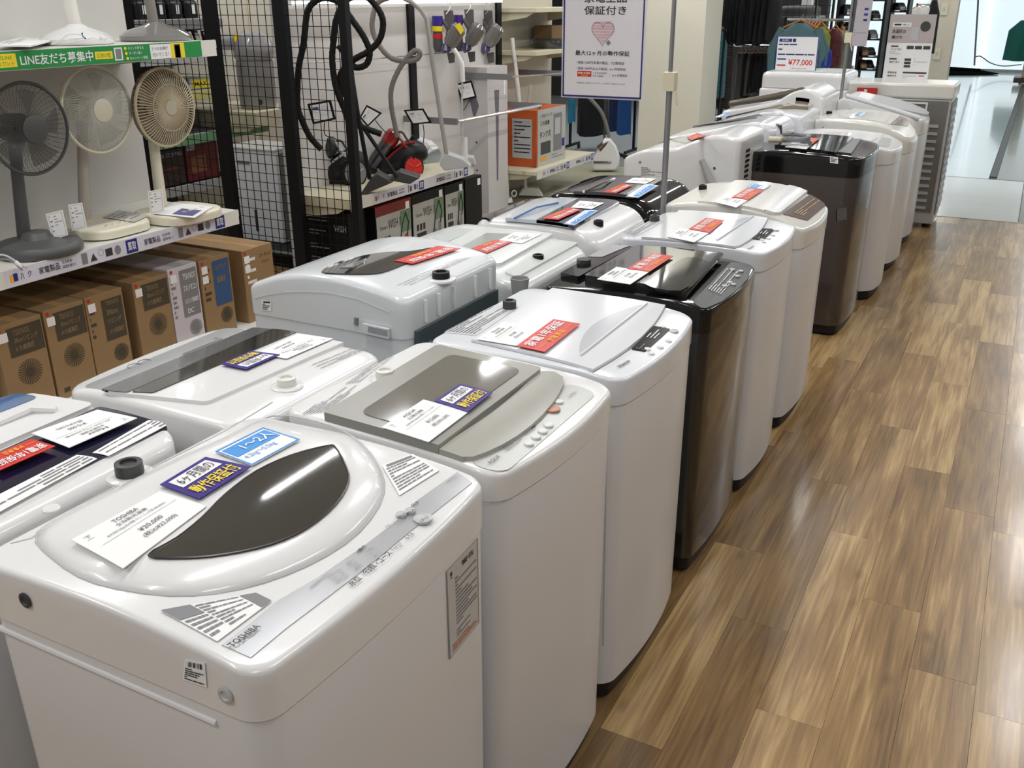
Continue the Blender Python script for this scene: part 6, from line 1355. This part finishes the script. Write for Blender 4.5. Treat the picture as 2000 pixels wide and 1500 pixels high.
NAVC = mat('navy_cloth', (.008, .009, .014), .9); BLK = mat('black_cloth', (.006, .006, .007), .9); GRC = mat('grey_cloth', (.09, .085, .085), .9); TEAL = mat('teal_cloth', srgb(62, 112, 122), .9)
BLU = mat('blue_cloth', srgb(20, 70, 130), .9); FLO = mat('floral_cloth', srgb(90, 40, 46), .9, noise=.9, nscale=25); PAT = mat('yellow_blue_cloth', srgb(130, 140, 50), .9, noise=.9, nscale=18); OLV = mat('olive_cloth', srgb(120, 116, 90), .9, noise=.6, nscale=20)
YR = 9.7
z1 = at(1470, 0, Y=YR).z+.25
rack('upper clothes rail behind the pillar with dark coats', at(1425, 0, Y=YR).x, at(1520, 0, Y=YR).x, YR, z1)
for k in range(9):
    px = 1432+k*10.5
    garment('dark_coat', 'long black coat hanging in the dense dark row behind the machines', px, -34, 86-(k % 3)*4, .12, YR+.0*k, NAVC if k % 2 else BLK, group='black coats on the upper rail', hanger=True, dep=.2)
zl = at(1460, 92, Y=YR).z
rack('lower trouser rail with wooden hangers', at(1430, 92, Y=YR+.3).x, at(1520, 92, Y=YR+.3).x, YR+.3, zl)
for k in range(8):
    px = 1447+k*8.5; m_ = (GRC, GRC, BLK, GRC, BLK, NAVC, BLK, NAVC)[k]
    garment('trousers', ('grey trousers first from the left on the lower rail', 'grey trousers second from the left on the lower rail', 'black trousers beside the grey ones on the lower rail', 'grey trousers fourth from the left on the lower rail', 'black trousers fifth from the left on the lower rail', 'navy trousers sixth from the left on the lower rail', 'black trousers seventh from the left on the lower rail', 'navy trousers at the right end of the lower rail')[k], px-k*1.0, 103, 196-k*4, .1, YR+.3, m_, dep=.13)
garment('long_shirt', 'long teal shirt hanging at the edge of the mesh beside the pillar', 1400, 52, 190, .22, 9.3, TEAL, sleeves=False, dep=.09)
rack('clothes rail hidden behind the hanging sign', at(1112, 145, Y=9.7).x, at(1240, 145, Y=9.7).x, 9.75, at(1200, 146, Y=9.7).z)
garment('blue_shirt', 'blue shirt seen below the hanging sign', 1222, 150, 262, .14, 9.6, BLU); garment('navy_shirt', 'navy shirt seen below the hanging sign', 1205, 150, 255, .14, 9.7, mat('navy_blue_cloth', srgb(18, 34, 70), .9)); garment('black_shirt', 'black garment left below the hanging sign', 1160, 150, 262, .3, 9.9, BLK, dep=.2); garment('cyan_towel', 'narrow cyan garment at the left below the sign', 1117, 185, 238, .06, 9.5, mat('cyan_cloth', srgb(30, 110, 140), .9))
t = thing('wheeled_rack', 'black wheeled rack foot under the hanging sign', 'rack', (0, 9.2, 0))
a = at(1195, 262, Y=9.2); b = at(1232, 276, Y=9.2)
MB().tube([(a.x-.05, 0, .12), (b.x, -.1, .09)], .02, 8).build('foot_bar', BLACKM, t); MB().lathe([(.035, -.014), (.035, .014)], (b.x+.03, -.1, .036), Matrix.Rotation(PI/2, 3, 'X'), 16).build('castor', DARK, t)
MB().cyl((a.x-.08, 0, .05), (a.x-.08, 0, 1.4), .012, 8).build('upright', DGREY, t)
t = thing('belt_column', 'column of folded brown knitwear hanging beside the teal shirt', 'garment', (0, 9.4, 0))
a = at(1418, 88, Y=9.4); b = at(1412, 212, Y=9.4); n = 26
for k in range(n):
    z = a.z+(b.z-a.z)*k/n; x = a.x+(b.x-a.x)*k/n
    MB().slab(.11, .16, lambda xx, yy: z, lambda xx, yy, z=z: z-(a.z-b.z)/n*.8, .03, 0, .006, rings=1, nt=4, nx=3, cx=x).build('folded_piece', mat('dark_brown_cloth', (.035, .022, .018), .9), t)
YS = 9.2
garment('teal_shirt', 'wide blue-grey shirt behind the price sign', 1564, 46, 128, .36, YS, mat('blue_grey_cloth', srgb(76, 106, 112), .9), sleeves=True, dep=.1)
garment('patterned_shirt', 'yellow and blue patterned shirt right of the price sign', 1606, 52, 128, .16, YS+.2, PAT, dep=.1)
garment('blue_hem_shirt', 'bright blue garment below the patterned shirt', 1612, 92, 130, .12, YS+.05, mat('bright_blue_cloth', srgb(30, 50, 150), .9), hanger=False, dep=.08)
garment('floral_shirt', 'dark red floral shirt right of the patterned one', 1632, 56, 128, .14, YS+.5, FLO, dep=.1)
garment('olive_shirt', 'olive patterned shirt beside the far pole', 1645, 60, 132, .12, YS+.7, OLV, dep=.1)
rack('clothes rail with patterned shirts', at(1520, 40, Y=YS).x, at(1650, 40, Y=YS).x, YS+.3, at(1600, 40, Y=YS).z)
for k in range(5): 
    a = at(1575+k*7, 42, Y=YS+.1); t = thing('wooden_hanger', 'bare wooden hanger on the shirt rail behind the price sign', 'hanger', (a.x, YS+.1, a.z), 0, 'bare hangers on the shirt rail')
    MB().tube([(-.02, -.12, -.06), (0, 0, 0), (.02, .12, -.06)], .008, 6).build('hanger_body', MC['hanger_wood'], t); MB().tube([(0, 0, 0), (0, 0, .04), (.01, 0, .05)], .002, 5).build('hanger_hook', CHROME, t)
mesh_panel('wire_divider', 'black wire mesh panel right of the pillar behind the teal shirt', at(1380, 100, Y=9.15).x, at(1412, 100, Y=9.15).x, ((at(1378, 100, Y=9.15).x, at(1380, 100, Y=9.15).x), (at(1412, 100, Y=9.15).x, at(1414, 100, Y=9.15).x)), 9.15, .3, 1.8, .05)
mesh_panel('wire_divider', 'black wire mesh panel above the teal shirt and price sign', at(1525, 20, Y=9.9).x, at(1625, 20, Y=9.9).x, ((at(1522, 20, Y=9.9).x, at(1525, 20, Y=9.9).x), (at(1592, 20, Y=9.9).x, at(1595, 20, Y=9.9).x), (at(1625, 20, Y=9.9).x, at(1629, 20, Y=9.9).x)), 9.9, .8, 2.0, .06)
t = thing('cap', 'dark cap and folded knit on a shelf behind the mesh', 'hat', (at(1562, 28, Y=10.3).x, 10.3, at(1562, 31, Y=10.3).z))
MB().slab(.34, .5, lambda x, y: .1-.25*x*x-.3*y*y, lambda x, y: 0, .1, 0, .02).build('cap_body', GRC, t, ang=60); MB().box((-.2, -.3, -.02), (.2, .3, 0)).build('shelf_plate', MGREY, t, ang=0)
goods('white_pack', 'white packet on the high shelf behind the mesh', at(1585, 10, Y=10.4).x, 10.4, at(1585, 16, Y=10.4).z, (.1, .12, .12), PAPER)
# shoe racks
def shoe(label, px, py, Y, m, group):
    a = at(px, py, Y=Y); t = thing('shoe', label, 'shoe', a, random.uniform(-.3, .3), group)
    MB().slab(.26, .09, lambda x, y: .05+.05*(1/(1+math.exp(x*30))), lambda x, y: .012, .04, 0, .015, rings=2, nx=10, nt=4).build('upper', m, t, ang=70)
    MB().slab(.27, .1, lambda x, y: .014, lambda x, y: 0, .045, 0, .003, rings=1, nx=6, nt=4).build('sole', PAPER if random.random() < .5 else DARK, t)
def shoe_rack(label, pa, pb, Y, rows, seed):
    a = at(pa, 100, Y=Y).x; b = at(pb, 100, Y=Y).x; t = thing('shoe_rack', label, 'rack', (0, Y, 0))
    for x in (a, b): MB().box((x-.015, -.02, 0), (x+.015, .3, 2.1)).build('upright', BLACKM, t, ang=0)
    for py in rows:
        z = at(pa, py, Y=Y).z; MB().box((a, 0, z-.015), (b, .3, z)).build('shelf_board', BLACKM, t, ang=0)
        n = max(2, int((b-a)/.13))
        for k in range(n):
            x = a+.06+(b-a-.1)*k/n; s_ = thing('shoe', 'dark shoe on a narrow black rack far behind the machines', 'shoe', (x, Y+.12, z), -PI/2+.3, 'shoes on the far black racks')
            m_ = (DARK, DGREY, mat('tan_shoe', srgb(140, 110, 80), .6), DARK, mat('grey_shoe', (.3, .3, .32), .6))[(k+seed+int(py)) % 5]
            MB().slab(.24, .085, lambda x, y: .05+.05*(1/(1+math.exp(x*30))), lambda x, y: .012, .04, 0, .015, rings=2, nx=8, nt=4).build('upper', m_, s_, ang=70)
            MB().slab(.25, .09, lambda x, y: .013, lambda x, y: 0, .042, 0, .003, rings=1, nx=4, nt=4).build('sole', PAPER if (k+seed) % 2 else DARK, s_)
shoe_rack('black shoe rack left of the far pole', 1628, 1655, 11.2, (-10, 28, 62, 105, 140), 0)
shoe_rack('black shoe rack behind the hanging leaflet', 1676, 1718, 12.5, (0, 38, 76, 110, 135), 2)
shoe_rack('black shoe rack behind the guide poster', 1728, 1762, 13.2, (-5, 22, 50, 80, 120), 1)
# back wall behind the shop, with glazing beyond
bw = struct(MB().box((-12, 15.5, 0), (at(1612, 60, Y=15.5).x, 15.7, CEIL)).build('wall_back', mat('far_wall', srgb(52, 50, 50), .8), ang=0))
for k, (px, w_, top, bot, m_, lab) in enumerate(((1795, .18, 14, 58, mat('white_cloth', (.6, .58, .55), .9), 'cream white shirts on the far rail'), (1812, .2, 14, 58, mat('white_cloth', (.6, .58, .55), .9), 'white shirt right end of the far rail'), (1826, .12, 0, 104, BLK, 'black curtain-like coat beside the beige wall end'))):
    garment('far_shirt', lab, px, top, bot, w_*1.6, 17, m_, hanger=k < 2, dep=.14)
a = at(1790, 9, Y=17); b = at(1828, 9, Y=17); rack('far black clothes rail near the beige wall', a.x, b.x, 17.1, a.z)
YW = 24.5
xw = at(1833, 100, Y=YW).x; xb_ = at(1790, 60, Y=22).x
MB2 = struct(MB().box((at(1800, 120, Y=20).x, 20, 0), (at(1854, 120, Y=20).x, 20.4, CEIL)).build('wall_end', mat('beige_wall', srgb(206, 196, 176), .6), ang=0))
for (px, py) in ((1844, 18), (1830, 105)): 
    a = at(px, py, Y=19.99); t = thing('wall_plate', 'small square wall plate '+('high' if py < 50 else 'low')+' on the beige wall end', 'switch', a); MB().box((-.06, -.01, -.1), (.06, 0, .1)).build('plate', CREAM, t, ang=0); MB().box((-.02, -.014, -.03), (.02, -.01, .03)).build('switch', GREYW, t, ang=0)
cur = struct(MB().box((-9, YW, 0), (8, YW+.03, CEIL)).build('window_1', mat('white_glazing', srgb(222, 236, 240), .25, emit=1.15, noise=.03, nscale=.7), ang=0))
for x in (-7, -5.4, -3.8, -2.6, at(1925, 60, Y=YW).x, 1.2, 3): MB().box((x-.03, YW-.06, 0), (x+.03, YW, CEIL)).build('window_frame', mat('pale_frame', srgb(236, 242, 246), .3, emit=1.2), cur, ang=0)  # emission on the frames stands in for daylight falling on them
MB().box((-9, YW-.05, 0), (8, YW, .06)).build('sill', GREYW, cur, ang=0)
t = thing('loose_cable', 'long thin grey cord hanging before the white glazing and trailing along the floor', 'cord', (0, 0, 0))
F = Fr(1905, 60, Y=23.2)
MB().tube(smooth_path([F(1911, -30), F(1910, 10), F(1907, 60), F(1904, 110), F(1903, 128)]), .02, 6).build('cord', MGREY, t)
MB().tube(smooth_path([F(1904, 112, .4), F(1915, 110, .4), F(1935, 123, .4), F(1960, 129, .4), F(1995, 126, .4)]), .012, 6).build('cord_tail', MGREY, t)
t = thing('door_mat', 'crumpled black mat lying on the pale floor before the glazing', 'mat')
ol = [(1806, 140), (1812, 127), (1850, 127), (1900, 130), (1915, 133), (1922, 140), (1950, 145), (1900, 146), (1845, 146)]
top = [at(*p, Z=.012) for p in ol]
MB().prism(top, (0, 0, .02)).build('mat_sheet', mat('black_mat', (.008, .008, .009), 1, spec=0), t, bevel=.004)
MB().tube([at(1812, 134, Z=.06), at(1915, 138, Z=.05)], [.07, .04], 8).build('mat_fold', MC['black_mat'], t)
# rack at the right edge
a = at(1992, 165, Z=0)
t = thing('clothes_rack', 'wheeled rack with a cream post at the right edge of the photo', 'rack', (a.x, a.y, 0))
MB().box((0, -.06, .1), (.16, .06, 1.3)).build('post', CREAM, t, ang=0); MB().box((-.12, -.3, .05), (.9, .3, .14)).build('base', mat('dark_wood', (.05, .03, .02), .4), t, ang=0)
for s_ in (0, .7): MB().lathe([(.03, -.02), (.03, .02)], (s_, -.2, .03), Matrix.Rotation(PI/2, 3, 'X'), 12).build('castor', GREYW, t)
garment('green_coat', 'dark green coat hanging at the right edge of the photo', 2004, 40, 118, .5, a.y-.1, mat('green_cloth', srgb(14, 92, 82), .9), hanger=False, dep=.25)
